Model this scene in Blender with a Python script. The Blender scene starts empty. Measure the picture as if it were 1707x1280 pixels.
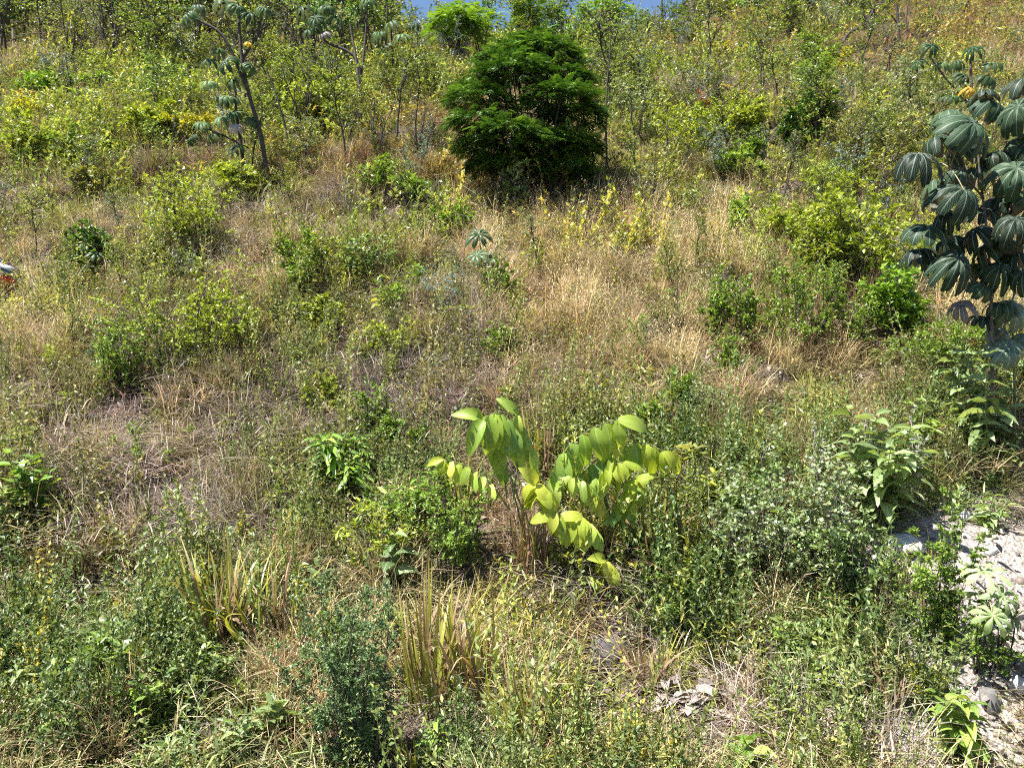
import bpy, math, random
import numpy as np
from mathutils import Matrix, Vector, Euler

rng = np.random.default_rng(7)
random.seed(7)
S = bpy.context.scene
COL = S.collection

# ------------------------------------------------------------------ camera
F_PX, CX, CY = 1290.0, 853.5, 640.0          # focal length in pixels of the 1707 x 1280 photograph
PITCH = math.radians(-3.0)
CAM = np.array([0.0, 0.0, 2.0])
cd = bpy.data.cameras.new('camera')
cam = bpy.data.objects.new('camera', cd)
COL.objects.link(cam)
cam.location = CAM
cam.rotation_euler = (math.radians(90) + PITCH, 0, 0)
cd.sensor_width = 36.0
cd.lens = 36.0 * F_PX / 1707.0
cd.clip_start = 0.05
cd.clip_end = 3000
S.camera = cam

# ------------------------------------------------------------------ light
SUN_EL, SUN_AZ = 64.0, -112.0     # azimuth from +Y (into the picture), clockwise seen from above
W = bpy.data.worlds.new('World')
S.world = W
W.use_nodes = True
nt = W.node_tree
sky = nt.nodes.new('ShaderNodeTexSky')
sky.sky_type = 'NISHITA'
sky.sun_disc = False
sky.sun_elevation = math.radians(SUN_EL)
sky.sun_rotation = math.radians(SUN_AZ)
sky.altitude = 900
sky.dust_density = 0.0
sky.ozone_density = 3.2
bg = nt.nodes['Background']
bg.inputs['Strength'].default_value = 0.062
nt.links.new(sky.outputs[0], bg.inputs[0])
sd = bpy.data.lights.new('sun', 'SUN')
sd.energy = 5.0
sd.angle = math.radians(0.5)
sd.color = (1.0, 0.965, 0.91)
sun = bpy.data.objects.new('sun', sd)
COL.objects.link(sun)
el, az = math.radians(SUN_EL), math.radians(SUN_AZ)
to_sun = Vector((math.sin(az) * math.cos(el), math.cos(az) * math.cos(el), math.sin(el)))
sun.rotation_euler = to_sun.to_track_quat('Z', 'Y').to_euler()
sun.location = (0, 0, 30)
S.view_settings.view_transform = 'Standard'
S.view_settings.look = 'None'
S.view_settings.gamma = 1.0
S.view_settings.use_curve_mapping = False
S.view_settings.exposure = 1.62
S.render.engine = 'CYCLES'
S.cycles.max_bounces = 4
S.cycles.diffuse_bounces = 2
S.cycles.glossy_bounces = 1
S.cycles.transmission_bounces = 2
S.cycles.transparent_max_bounces = 8
S.cycles.use_denoising = False
S.cycles.use_adaptive_sampling = True
S.cycles.adaptive_threshold = 0.03
S.cycles.filter_width = 1.1

# ------------------------------------------------------------------ noise and terrain
_T = np.random.default_rng(11).random((256, 256))
def vnoise(x, y):
    x = np.asarray(x, float); y = np.asarray(y, float)
    xi = np.floor(x).astype(int); yi = np.floor(y).astype(int)
    fx = x - xi; fy = y - yi
    fx = fx * fx * (3 - 2 * fx); fy = fy * fy * (3 - 2 * fy)
    a = _T[xi & 255, yi & 255]; b = _T[(xi + 1) & 255, yi & 255]
    c = _T[xi & 255, (yi + 1) & 255]; d = _T[(xi + 1) & 255, (yi + 1) & 255]
    return (a + (b - a) * fx) * (1 - fy) + (c + (d - c) * fx) * fy - 0.5
def sstep(a, b, x):
    t = np.clip((np.asarray(x, float) - a) / (b - a), 0, 1)
    return t * t * (3 - 2 * t)
DIPS = []          # (x, y, radius x, radius y, depth)
SLOPE = 0.58
def H(x, y, fine=True):
    x = np.asarray(x, float); y = np.asarray(y, float)
    t = y - 3.6
    sp = np.where(t > 12, t, 0.5 * np.log1p(np.exp(np.clip(t, -20, 12) / 0.5)))
    yc = 18.1 + 27 * sstep(4.2, 11, np.abs(x - 1.6))
    over = sp - yc
    sp = np.where(over > -25, sp - np.where(over > 6, over, 1.2 * np.log1p(np.exp(np.clip(over, -25, 6) / 1.2))), sp)
    sp = sp - 0.25 * np.clip(over - 3, 0, 200)
    k = np.clip(t / 9, 0.12, 1)
    z = SLOPE * sp + 0.9 * k * vnoise(x * .16 + 3, y * .16 + 9) * (1 - .7 * sstep(13, 21, y)) + .34 * k * vnoise(x * .6, y * .6 + 40)
    z = z + 0.16 * vnoise(x * 1.7 + 8, y * 1.7)
    if fine:
        z = z + 0.05 * vnoise(x * 5 + 30, y * 5) + 0.02 * vnoise(x * 14, y * 14)
    for (dx, dy, rx, ry, dz) in DIPS:
        z = z - dz * np.exp(-((x - dx) / rx) ** 2 - ((y - dy) / ry) ** 2)
    return z
FW = np.array([0, math.cos(PITCH), math.sin(PITCH)]); UPV = np.array([0, -math.sin(PITCH), math.cos(PITCH)])
def ray(px, py):
    return FW + np.array([1, 0, 0]) * (px - CX) / F_PX + UPV * (CY - py) / F_PX
_ys = np.concatenate([np.arange(1.5, 12, .02), np.arange(12, 60, .06)])
def at(px, py):
    """ground point seen at a pixel of the photograph"""
    d = ray(px, py); d = d / d[1]
    p = CAM[None] + d[None] * _ys[:, None]
    g = H(p[:, 0], p[:, 1], False)
    hit = np.nonzero(g >= p[:, 2])[0]
    i = hit[0] if len(hit) else np.argmin(np.abs(_ys - 20.6))
    return np.array([p[i, 0], p[i, 1], g[i]])
def onray(px, py, y):
    d = ray(px, py)
    return CAM + d / d[1] * y
def proj(p):
    q = np.asarray(p) - CAM
    dep = np.maximum(q @ FW, .01)
    return CX + F_PX * q[..., 0] / dep, CY - F_PX * (q @ UPV) / dep, dep

for (px, py, rx, ry, dz) in [(130, 985, .55, .3, .38), (275, 300, .5, .45, .5), (1000, 1075, .3, .3, .30), (735, 460, .3, .3, .25),
                             (1180, 1190, .25, .2, .12), (560, 860, .3, .25, .15), (1600, 820, .5, .25, .15), (20, 500, .3, .3, .25)]:
    p = at(px, py)
    DIPS.append((p[0], p[1], rx, ry, dz))

# ------------------------------------------------------------------ mesh helpers
def mesh(name, V, Fs, attrs=None, smooth=False, mats=()):
    me = bpy.data.meshes.new(name)
    V = np.asarray(V, np.float32)
    Fs = [np.asarray(f, np.int32) for f in Fs if len(f)]
    me.vertices.add(len(V)); me.vertices.foreach_set('co', V.ravel())
    nl = sum(f.size for f in Fs); npoly = sum(len(f) for f in Fs)
    me.loops.add(nl); me.loops.foreach_set('vertex_index', np.concatenate([f.ravel() for f in Fs]))
    me.polygons.add(npoly)
    tot = np.concatenate([np.full(len(f), f.shape[1]) for f in Fs])
    me.polygons.foreach_set('loop_start', np.concatenate([[0], np.cumsum(tot)[:-1]]).astype(np.int32))
    for k, a in (attrs or {}).items():
        a = np.asarray(a, np.float32)
        if a.ndim == 1:
            at_ = me.attributes.new(k, 'FLOAT', 'POINT'); at_.data.foreach_set('value', a)
        else:
            at_ = me.attributes.new(k, 'FLOAT_COLOR', 'POINT'); at_.data.foreach_set('color', a.ravel())
    me.update(calc_edges=True)
    if smooth:
        me.polygons.foreach_set('use_smooth', np.ones(npoly, bool))
    for m in mats: me.materials.append(m)
    return me
def link(name, me, parent=None, loc=(0, 0, 0), rz=0.0):
    o = bpy.data.objects.new(name, me); COL.objects.link(o)
    o.location = loc; o.rotation_euler = (0, 0, rz)
    if parent is not None: o.parent = parent
    return o
def tag(o, label=None, cat=None, group=None, kind=None):
    if label: o['label'] = label
    if cat: o['category'] = cat
    if group: o['group'] = group
    if kind: o['kind'] = kind
    return o
class Geo:
    """collects batches of vertices, faces and the leaf attribute"""
    def __init__(s): s.V = []; s.F = []; s.A = []; s.n = 0
    def add(s, V, F, A=None):
        V = np.asarray(V).reshape(-1, 3)
        if A is None: A = np.zeros((len(V), 4)); A[:, 0] = .5; A[:, 3] = 1
        s.V.append(V); s.A.append(A)
        for f in (F if isinstance(F, list) else [F]): s.F.append(np.asarray(f) + s.n)
        s.n += len(V)
        return s
    def mesh(s, name, mat, smooth=False):
        V = np.concatenate(s.V); A = np.concatenate(s.A)
        by = {}
        for f in s.F: by.setdefault(f.shape[1], []).append(f)
        return mesh(name, V, [np.concatenate(v) for v in by.values()], {'lf': A}, smooth, [mat] if mat else [])
def unit(v): return v / np.maximum(np.linalg.norm(v, axis=-1, keepdims=True), 1e-9)
def rdir(n, r=None): return unit((r or rng).normal(size=(n, 3)))

def tubes(P, r0, r1, sides=5):
    """P (n,k,3) polylines -> tapered tubes"""
    P = np.asarray(P, float)
    if P.ndim == 2: P = P[None]
    n, k, _ = P.shape
    T = unit(np.gradient(P, axis=1))
    ref = np.where(np.abs(T[..., 2:3]) > .9, np.array([1., 0, 0]), np.array([0, 0, 1.]))
    U = unit(np.cross(T, ref)); Vv = np.cross(T, U)
    r0 = np.broadcast_to(r0, (n,)); r1 = np.broadcast_to(r1, (n,))
    R = r0[:, None] + (r1 - r0)[:, None] * np.linspace(0, 1, k)[None]
    a = np.arange(sides) * 2 * np.pi / sides
    ring = P[:, :, None] + R[:, :, None, None] * (U[:, :, None] * np.cos(a)[None, None, :, None] + Vv[:, :, None] * np.sin(a)[None, None, :, None])
    base = (np.arange(n) * k * sides)[:, None, None] + (np.arange(k - 1) * sides)[None, :, None]
    j = np.arange(sides)[None, None]; j2 = (np.arange(sides) + 1)[None, None] % sides
    Fq = np.stack([base + j, base + j2, base + sides + j2, base + sides + j], -1).reshape(-1, 4)
    A = np.zeros((n, k, sides, 4)); A[..., 0] = rng.random(n)[:, None, None]; A[..., 2] = np.linspace(0, 1, k)[None, :, None]; A[..., 3] = 1
    return ring.reshape(-1, 3), Fq, A.reshape(-1, 4)

def tpl(kind):
    """leaf templates: (along, side, up) vertices and faces"""
    if kind == 't2':
        return np.array([[0, 0, 0], [.45, .5, .06], [1, 0, -.05], [.45, -.5, .06]]), np.array([[0, 1, 2], [0, 2, 3]])
    if kind == 'strip':
        return np.array([[0, .5, 0], [0, -.5, 0], [.6, .5, .03], [.6, -.5, .03], [1, 0, -.05]]), np.array([[0, 1, 3], [0, 3, 2], [2, 3, 4]])
    prof = {'lance': ([0, .12, .35, .62, .85, 1], [0, .28, .5, .42, .2, 0]),
            'ovate': ([0, .08, .3, .55, .8, .93, 1], [.02, .34, .5, .47, .28, .12, 0]),
            'round': ([0, .06, .25, .5, .75, .93, 1], [.02, .28, .48, .52, .42, .2, .02])}[kind[:5]]
    droop = {'a': .25, 'b': .5, 'c': .08}[kind[5:6] or 'a']
    V = []; Fc = []
    for i, (t, w) in enumerate(zip(*prof)):
        z = .10 * t - droop * t * t
        V += [[t - droop * .3 * t ** 3, w, z + .12 * w], [t - droop * .3 * t ** 3, 0, z], [t - droop * .3 * t ** 3, -w, z + .12 * w]]
        if i:
            a = 3 * (i - 1); b = 3 * i
            Fc += [[a, a + 1, b + 1, b], [a + 1, a + 2, b + 2, b + 1]]
    return np.array(V), np.array(Fc)
def frame(d, up, roll=0.0):
    d = unit(d)
    s = np.cross(d, up); bad = np.linalg.norm(s, axis=-1) < 1e-3
    s[bad] = np.cross(d[bad], np.array([1., 0, .1])); s = unit(s)
    n = np.cross(s, d)
    if np.any(roll):
        c, q = np.cos(roll)[:, None], np.sin(roll)[:, None]
        s, n = s * c + n * q, n * c - s * q
    return d, s, n
def leaves(pos, d, L, Wd, kind='t2', up=None, roll=.6, r=None):
    N = len(pos); V0, F0 = tpl(kind)
    up = np.tile([0., 0, 1.], (N, 1)) if up is None else up
    d, s, n = frame(d, up, rng.normal(0, roll, N))
    L = np.broadcast_to(L, (N,)) * rng.uniform(.7, 1.2, N); Wd = np.broadcast_to(Wd, (N,)) * rng.uniform(.8, 1.15, N)
    P = pos[:, None] + d[:, None] * (L[:, None] * V0[None, :, 0])[..., None] + s[:, None] * (Wd[:, None] * V0[None, :, 1])[..., None] + n[:, None] * (L[:, None] * V0[None, :, 2])[..., None]
    Fc = (F0[None] + (np.arange(N) * len(V0))[:, None, None]).reshape(-1, F0.shape[1])
    A = np.zeros((N, len(V0), 4)); A[..., 0] = (rng.random(N) if r is None else r)[:, None]
    A[..., 1] = V0[None, :, 1]; A[..., 2] = V0[None, :, 0]; A[..., 3] = 1
    return P.reshape(-1, 3), Fc, A.reshape(-1, 4)
def blades(base, d, L, w, K=5, bend=.5, r=None):
    """curved ribbons, tips bending over"""
    N = len(base); L = np.broadcast_to(L, (N,)); w = np.broadcast_to(w, (N,)); bend = np.broadcast_to(bend, (N,))
    t = np.linspace(0, 1, K)
    side = unit(np.cross(d, np.array([0, 0, 1.])) + rng.normal(0, .25, (N, 3)))
    out = d.copy(); out[:, 2] = 0; out = unit(out + rng.normal(0, .15, (N, 3)) * [1, 1, 0])
    C = base[:, None] + L[:, None, None] * (d[:, None] * t[None, :, None] + (bend[:, None] * t[None] ** 2)[..., None] * (out[:, None] * .7 + np.array([0, 0, -.75])))
    wd = w[:, None] * (np.minimum(1, (1 - t) * 1.8) * (.55 + .45 * np.minimum(1, t * 4)))[None] * .5
    Lf = C + side[:, None] * wd[..., None]; Rt = C - side[:, None] * wd[..., None]
    V = np.stack([Lf, Rt], 2).reshape(-1, 3)
    i = np.arange(K - 1) * 2
    q = np.stack([i, i + 1, i + 3, i + 2], -1)
    Fc = (q[None] + (np.arange(N) * 2 * K)[:, None, None]).reshape(-1, 4)
    A = np.zeros((N, K, 2, 4)); A[..., 0] = (rng.random(N) if r is None else r)[:, None, None]
    A[..., 1] = np.array([.5, -.5]); A[..., 2] = t[None, :, None]; A[..., 3] = 1
    return V, Fc, A.reshape(-1, 4)
def grow(start, d, L, K=5, wander=.15, lift=0.0):
    N = len(start); P = [start]; d = unit(d); L = np.broadcast_to(L, (N,))
    for _ in range(K - 1):
        d = unit(d + rng.normal(0, wander, (N, 3)) + np.array([0, 0, lift]))
        P.append(P[-1] + d * (L / (K - 1))[:, None])
    return np.stack(P, 1)
def along(P, n, t0=.3, t1=1.0):
    """n random stations on each polyline: points and tangents"""
    N, K, _ = P.shape
    t = np.sort(rng.uniform(t0, t1, (N, n)), 1) * (K - 1) * .9999
    i = t.astype(int); f = (t - i)[..., None]; a = np.arange(N)[:, None]
    p = P[a, i] * (1 - f) + P[a, i + 1] * f
    return p.reshape(-1, 3), unit(P[a, i + 1] - P[a, i]).reshape(-1, 3)

# ------------------------------------------------------------------ materials
def nodes_mat(name):
    m = bpy.data.materials.new(name); m.use_nodes = True
    t = m.node_tree; b = t.nodes['Principled BSDF']
    return m, t, b
def mixc(t, mode, fac, a, b):
    n = t.nodes.new('ShaderNodeMix'); n.data_type = 'RGBA'; n.blend_type = mode; n.clamp_result = False
    for s, v in ((0, fac), (6, a), (7, b)):
        if isinstance(v, bpy.types.NodeSocket): t.links.new(v, n.inputs[s])
        else: n.inputs[s].default_value = v if s == 0 else (*v, 1)
    return n.outputs[2]
def math_(t, op, a, b=0.0, c=0.0):
    n = t.nodes.new('ShaderNodeMath'); n.operation = op
    for i, v in enumerate((a, b, c)):
        if isinstance(v, bpy.types.NodeSocket): t.links.new(v, n.inputs[i])
        else: n.inputs[i].default_value = v
    return n.outputs[0]
def leafmat(name, c0, c1, c2, rough=.45, tr=.35, spec=.5, vein=0.0, ribs=0.0, under=None, tint='obj', shift=(1.35, 1.25, .55)):
    m, t, b = nodes_mat(name)
    a = t.nodes.new('ShaderNodeAttribute'); a.attribute_name = 'lf'
    sep = t.nodes.new('ShaderNodeSeparateColor'); t.links.new(a.outputs['Color'], sep.inputs[0])
    if tint == 'piece':
        info = t.nodes.new('ShaderNodeObjectInfo'); var = info.outputs['Random']
    else: var = sep.outputs[0]
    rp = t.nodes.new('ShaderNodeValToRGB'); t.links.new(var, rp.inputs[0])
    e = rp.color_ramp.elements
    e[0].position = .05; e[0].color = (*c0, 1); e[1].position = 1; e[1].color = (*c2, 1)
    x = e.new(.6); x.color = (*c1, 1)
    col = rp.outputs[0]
    if tint in ('obj', 'piece'):
        oi = t.nodes.new('ShaderNodeObjectInfo'); col = mixc(t, 'MULTIPLY', 1.0, col, oi.outputs['Color'])
    elif tint == 'inst':
        ia = t.nodes.new('ShaderNodeAttribute'); ia.attribute_type = 'INSTANCER'; ia.attribute_name = 'tint'
        col = mixc(t, 'MULTIPLY', 1.0, col, ia.outputs['Color'])
        sh = t.nodes.new('ShaderNodeCombineColor')            # each tuft of a patch has its own tone
        t.links.new(a.outputs['Alpha'], sh.inputs[0]); t.links.new(math_(t, 'POWER', a.outputs['Alpha'], .8), sh.inputs[1]); t.links.new(a.outputs['Alpha'], sh.inputs[2])
        col = mixc(t, 'MULTIPLY', 1.0, col, sh.outputs[0])
    if tint != 'inst':
        nz = t.nodes.new('ShaderNodeTexNoise'); nz.inputs['Scale'].default_value = 5 if tint == 'piece' else 22; nz.inputs['Detail'].default_value = 3
        tc = t.nodes.new('ShaderNodeTexCoord'); t.links.new(tc.outputs['Object'], nz.inputs['Vector'])
        v = math_(t, 'MULTIPLY_ADD', nz.outputs[0], .45 if tint == 'piece' else .7, .78 if tint == 'piece' else .65)
        vv = t.nodes.new('ShaderNodeCombineColor')
        for i in range(3): t.links.new(v, vv.inputs[i])
        col = mixc(t, 'MULTIPLY', 1.0, col, vv.outputs[0])
    if vein:
        sd_ = math_(t, 'ABSOLUTE', sep.outputs[1])
        mid = math_(t, 'LESS_THAN', sd_, .035)
        if ribs:
            q = math_(t, 'MULTIPLY', math_(t, 'SUBTRACT', sep.outputs[2], math_(t, 'MULTIPLY', sd_, .45)), ribs)
            fr = math_(t, 'FRACT', q)
            rb = math_(t, 'MULTIPLY', math_(t, 'LESS_THAN', fr, .16), .45)
            mid = math_(t, 'MAXIMUM', mid, rb)
        light = tuple(min(1, .55 * u + .22) for u in (c1[0] * 2 + .05, c1[1] * 1.6 + .1, c1[2] * 2 + .03))
        col = mixc(t, 'MIX', math_(t, 'MULTIPLY', mid, vein), col, light)
    if under:
        g = t.nodes.new('ShaderNodeNewGeometry')
        col = mixc(t, 'MIX', math_(t, 'MULTIPLY', g.outputs['Backfacing'], .8), col, under)
    t.links.new(col, b.inputs['Base Color'])
    b.inputs['Roughness'].default_value = rough
    b.inputs['Specular IOR Level'].default_value = spec
    if tr:
        tl = t.nodes.new('ShaderNodeBsdfTranslucent')
        t.links.new(mixc(t, 'MULTIPLY', 1.0, col, shift), tl.inputs[0])
        ms = t.nodes.new('ShaderNodeMixShader'); ms.inputs[0].default_value = tr
        t.links.new(b.outputs[0], ms.inputs[1]); t.links.new(tl.outputs[0], ms.inputs[2])
        t.links.new(ms.outputs[0], t.nodes['Material Output'].inputs[0])
    return m
def barkmat(name, c0, c1, scale=30):
    m, t, b = nodes_mat(name)
    nz = t.nodes.new('ShaderNodeTexNoise'); nz.inputs['Scale'].default_value = scale; nz.inputs['Detail'].default_value = 5
    tc = t.nodes.new('ShaderNodeTexCoord'); t.links.new(tc.outputs['Object'], nz.inputs['Vector'])
    rp = t.nodes.new('ShaderNodeValToRGB'); t.links.new(nz.outputs[0], rp.inputs[0])
    e = rp.color_ramp.elements; e[0].position = .35; e[0].color = (*c0, 1); e[1].position = .65; e[1].color = (*c1, 1)
    t.links.new(rp.outputs[0], b.inputs['Base Color']); b.inputs['Roughness'].default_value = .85
    bp = t.nodes.new('ShaderNodeBump'); bp.inputs['Strength'].default_value = .5; bp.inputs['Distance'].default_value = .01
    t.links.new(nz.outputs[0], bp.inputs['Height']); t.links.new(bp.outputs[0], b.inputs['Normal'])
    return m

M = {}
M['bark'] = barkmat('bark_brown', (.045, .034, .026), (.15, .12, .10))
M['bark_dark'] = barkmat('bark_dark', (.022, .017, .014), (.07, .055, .045))
M['bark_pale'] = barkmat('bark_pale', (.17, .14, .12), (.36, .32, .28))
M['stem_green'] = barkmat('stem_green', (.10, .13, .045), (.20, .22, .08))
M['stem_straw'] = barkmat('stem_straw', (.24, .18, .09), (.42, .34, .19))
M['grass_i'] = leafmat('grass_tinted', (.55, .52, .5), (.95, .95, .95), (1.6, 1.6, 1.6), .5, .25, .3, tint='inst', shift=(1.1, 1.05, .8))
M['weed_i'] = leafmat('weed_tinted', (.55, .6, .5), (1., 1., 1.), (1.7, 1.55, 1.3), .42, .35, .4, tint='inst')
LM = {  # foliage colours: darkest, usual, lightest leaf
    'yg': ((.14, .18, .02), (.30, .36, .04), (.48, .52, .09)),
    'g': ((.08, .15, .02), (.18, .29, .04), (.34, .45, .08)),
    'bright': ((.07, .15, .014), (.17, .31, .028), (.33, .48, .07)),
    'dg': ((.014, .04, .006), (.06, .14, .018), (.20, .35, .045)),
    'ol': ((.12, .13, .028), (.24, .26, .06), (.42, .42, .15)),
    'gg': ((.12, .16, .07), (.24, .30, .14), (.48, .52, .34)),
    'br': ((.07, .045, .028), (.17, .12, .075), (.32, .25, .16)),
    'ye': ((.20, .22, .02), (.38, .38, .03), (.62, .55, .05)),
    'bl': ((.05, .10, .035), (.13, .21, .075), (.28, .38, .16)),
    'pale': ((.11, .16, .05), (.21, .31, .10), (.38, .48, .23)),
    'red': ((.20, .05, .02), (.40, .14, .06), (.5, .28, .14)),
    'str': ((.22, .17, .07), (.40, .33, .15), (.62, .54, .30)),
}
for k, (a_, b_, c_) in LM.items():
    M['leaf_' + k] = leafmat('leaf_' + k, a_, b_, c_, .42 if k not in ('dg', 'bl') else .38, .32 if k not in ('dg',) else .22, .45)
    M['big_' + k] = leafmat('large_leaf_' + k, a_, b_, c_, .4, .36, .5, vein=.55, ribs=9., tint='piece')
M['reed'] = leafmat('reed_blade', (.12, .15, .025), (.30, .30, .05), (.52, .42, .12), .4, .35, .5)
M['reed_dry'] = leafmat('reed_dry', (.10, .05, .03), (.30, .20, .11), (.60, .50, .34), .6, .25, .3)
M['cecropia'] = leafmat('cecropia_leaf', (.008, .018, .008), (.018, .042, .018), (.045, .085, .036), .5, .12, .16, vein=.62, ribs=10., under=(.22, .20, .17), tint='piece', shift=(1.2, 1.3, .6))
M['cecropia_pale'] = leafmat('cecropia_leaf_pale', (.06, .09, .05), (.11, .17, .09), (.18, .26, .14), .33, .18, .6, vein=.6, ribs=10., under=(.25, .25, .2), tint='piece')
M['cecropia_far'] = leafmat('cecropia_leaf_far', (.02, .05, .014), (.05, .105, .03), (.13, .21, .08), .5, .2, .2, vein=.3, under=(.2, .21, .17), tint='piece', shift=(1.2, 1.3, .6))
M['cecropia_dead'] = leafmat('cecropia_leaf_dead', (.10, .08, .07), (.2, .17, .15), (.4, .36, .33), .6, .1, .3, vein=.5, ribs=10., tint='piece')
M['cecropia_yellow'] = leafmat('cecropia_leaf_yellow', (.35, .2, .01), (.55, .36, .02), (.6, .42, .03), .5, .3, .3, vein=.4, ribs=8., tint='piece')

# ------------------------------------------------------------------ colour zones of the slope, read off the photograph
# (pixel centre, radii, kind, weight)
ZONES = [
    (1000, 420, 170, 60, 'gold', 3), (1120, 560, 220, 100, 'gold', 2.0), (940, 500, 130, 60, 'gold', 1.2), (70, 530, 110, 70, 'gold', 1.8), (60, 110, 70, 40, 'gold', 2.5),
    (1230, 350, 110, 60, 'gold', 2.5), (1000, 640, 220, 60, 'gold', 1.2), (1640, 470, 60, 60, 'gold', 2.2), (430, 470, 60, 60, 'gold', 1), (1620, 560, 60, 40, 'gold', 1.5), (1670, 120, 70, 60, 'gold', 1.5),
    (700, 265, 120, 55, 'rust', 2.5), (560, 240, 90, 40, 'rust', 2), (120, 170, 60, 30, 'rust', 1.5), (1640, 60, 120, 60, 'rust', 2.0), (1230, 60, 90, 40, 'rust', 1.5), (1370, 570, 110, 35, 'rust', 2.2),
    (870, 340, 60, 40, 'rust', 1.6), (250, 680, 60, 30, 'rust', 1.5), (280, 290, 60, 30, 'rust', 2), (950, 390, 80, 30, 'rust', 1.5), (880, 880, 70, 60, 'rust', 1.5), (1520, 70, 60, 40, 'rust', 1.4), (350, 560, 80, 40, 'rust', 1),
    (400, 700, 230, 110, 'dead', 2.6), (700, 670, 190, 80, 'dead', 2.6), (200, 800, 200, 90, 'dead', 2.0), (140, 940, 130, 60, 'dead', 4), (330, 860, 120, 60, 'dead', 2), (330, 380, 250, 60, 'dead', 1.2),
    (1170, 130, 90, 50, 'dead', 2.5), (1420, 160, 70, 50, 'dead', 2), (1270, 250, 60, 50, 'dead', 1.8), (800, 600, 120, 50, 'dead', 1.5), (640, 560, 120, 60, 'dead', 1.4), (1060, 920, 90, 40, 'dead', 2), (1180, 1200, 90, 60, 'dead', 3), (1000, 1070, 60, 60, 'dead', 4), (330, 240, 50, 40, 'dead', 1),
    (1480, 1200, 110, 90, 'dead', 1.6), (730, 1240, 90, 30, 'dead', 2),
    (200, 1150, 280, 110, 'lush', 3.0), (450, 1130, 160, 120, 'lush', 2), (400, 1310, 450, 100, 'lush', 3.5), (600, 1150, 500, 200, 'gold', .5), (1300, 1150, 300, 150, 'gold', .6), (700, 1300, 300, 60, 'lime', 1.5), (40, 1020, 60, 60, 'lush', 2.5), (1380, 1080, 160, 110, 'lush', 2.5), (1300, 880, 180, 90, 'lush', 2.5), (1620, 720, 120, 80, 'lush', 2),
    (700, 900, 120, 80, 'lush', 2.2), (1200, 780, 120, 60, 'lush', 1.5), (1100, 1000, 90, 50, 'lush', 1.5), (880, 1040, 90, 50, 'lime', 3), (1050, 1210, 160, 60, 'lime', 3), (1280, 1230, 80, 50, 'lime', 2), (1050, 620, 120, 40, 'lime', 1.4), (1130, 860, 60, 80, 'lime', 1.5), (1250, 690, 120, 60, 'lime', 1.5),
    (1440, 420, 160, 110, 'lime', 2.4), (300, 180, 200, 60, 'lime', 1.6), (560, 170, 120, 60, 'lime', 2), (340, 330, 160, 50, 'lime', 1.6), (600, 460, 100, 70, 'lime', 1.5), (1200, 200, 120, 60, 'lime', 1.3), (150, 230, 160, 60, 'lime', 1.5), (1000, 100, 90, 60, 'lime', 1.0), (1350, 330, 100, 60, 'lime', 1), (1100, 250, 80, 90, 'lime', 1.3),
    (1640, 950, 120, 110, 'bare', 7), (1690, 1150, 80, 150, 'bare', 6), (1540, 1240, 190, 70, 'bare', 4.0), (1560, 1120, 110, 90, 'bare', 2.5), (1480, 910, 50, 40, 'bare', 3), (1010, 1090, 35, 50, 'bare', 3), (1190, 1180, 40, 30, 'bare', 1.6), (25, 522, 30, 9, 'bare', 5),
]
ZK = ['base', 'gold', 'rust', 'dead', 'lush', 'lime', 'bare']
def zones(px, py, jit=1.0):
    w = np.zeros((len(px), len(ZK))); w[:, 0] = .9
    for (cx, cy, rx, ry, k, s) in ZONES:
        w[:, ZK.index(k)] += s * np.exp(-((px - cx) / rx) ** 2 - ((py - cy) / ry) ** 2)
    return w
def pick(w):
    c = np.cumsum(w, 1); r = rng.random(len(w)) * c[:, -1]
    return (r[:, None] > c).sum(1)

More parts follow.
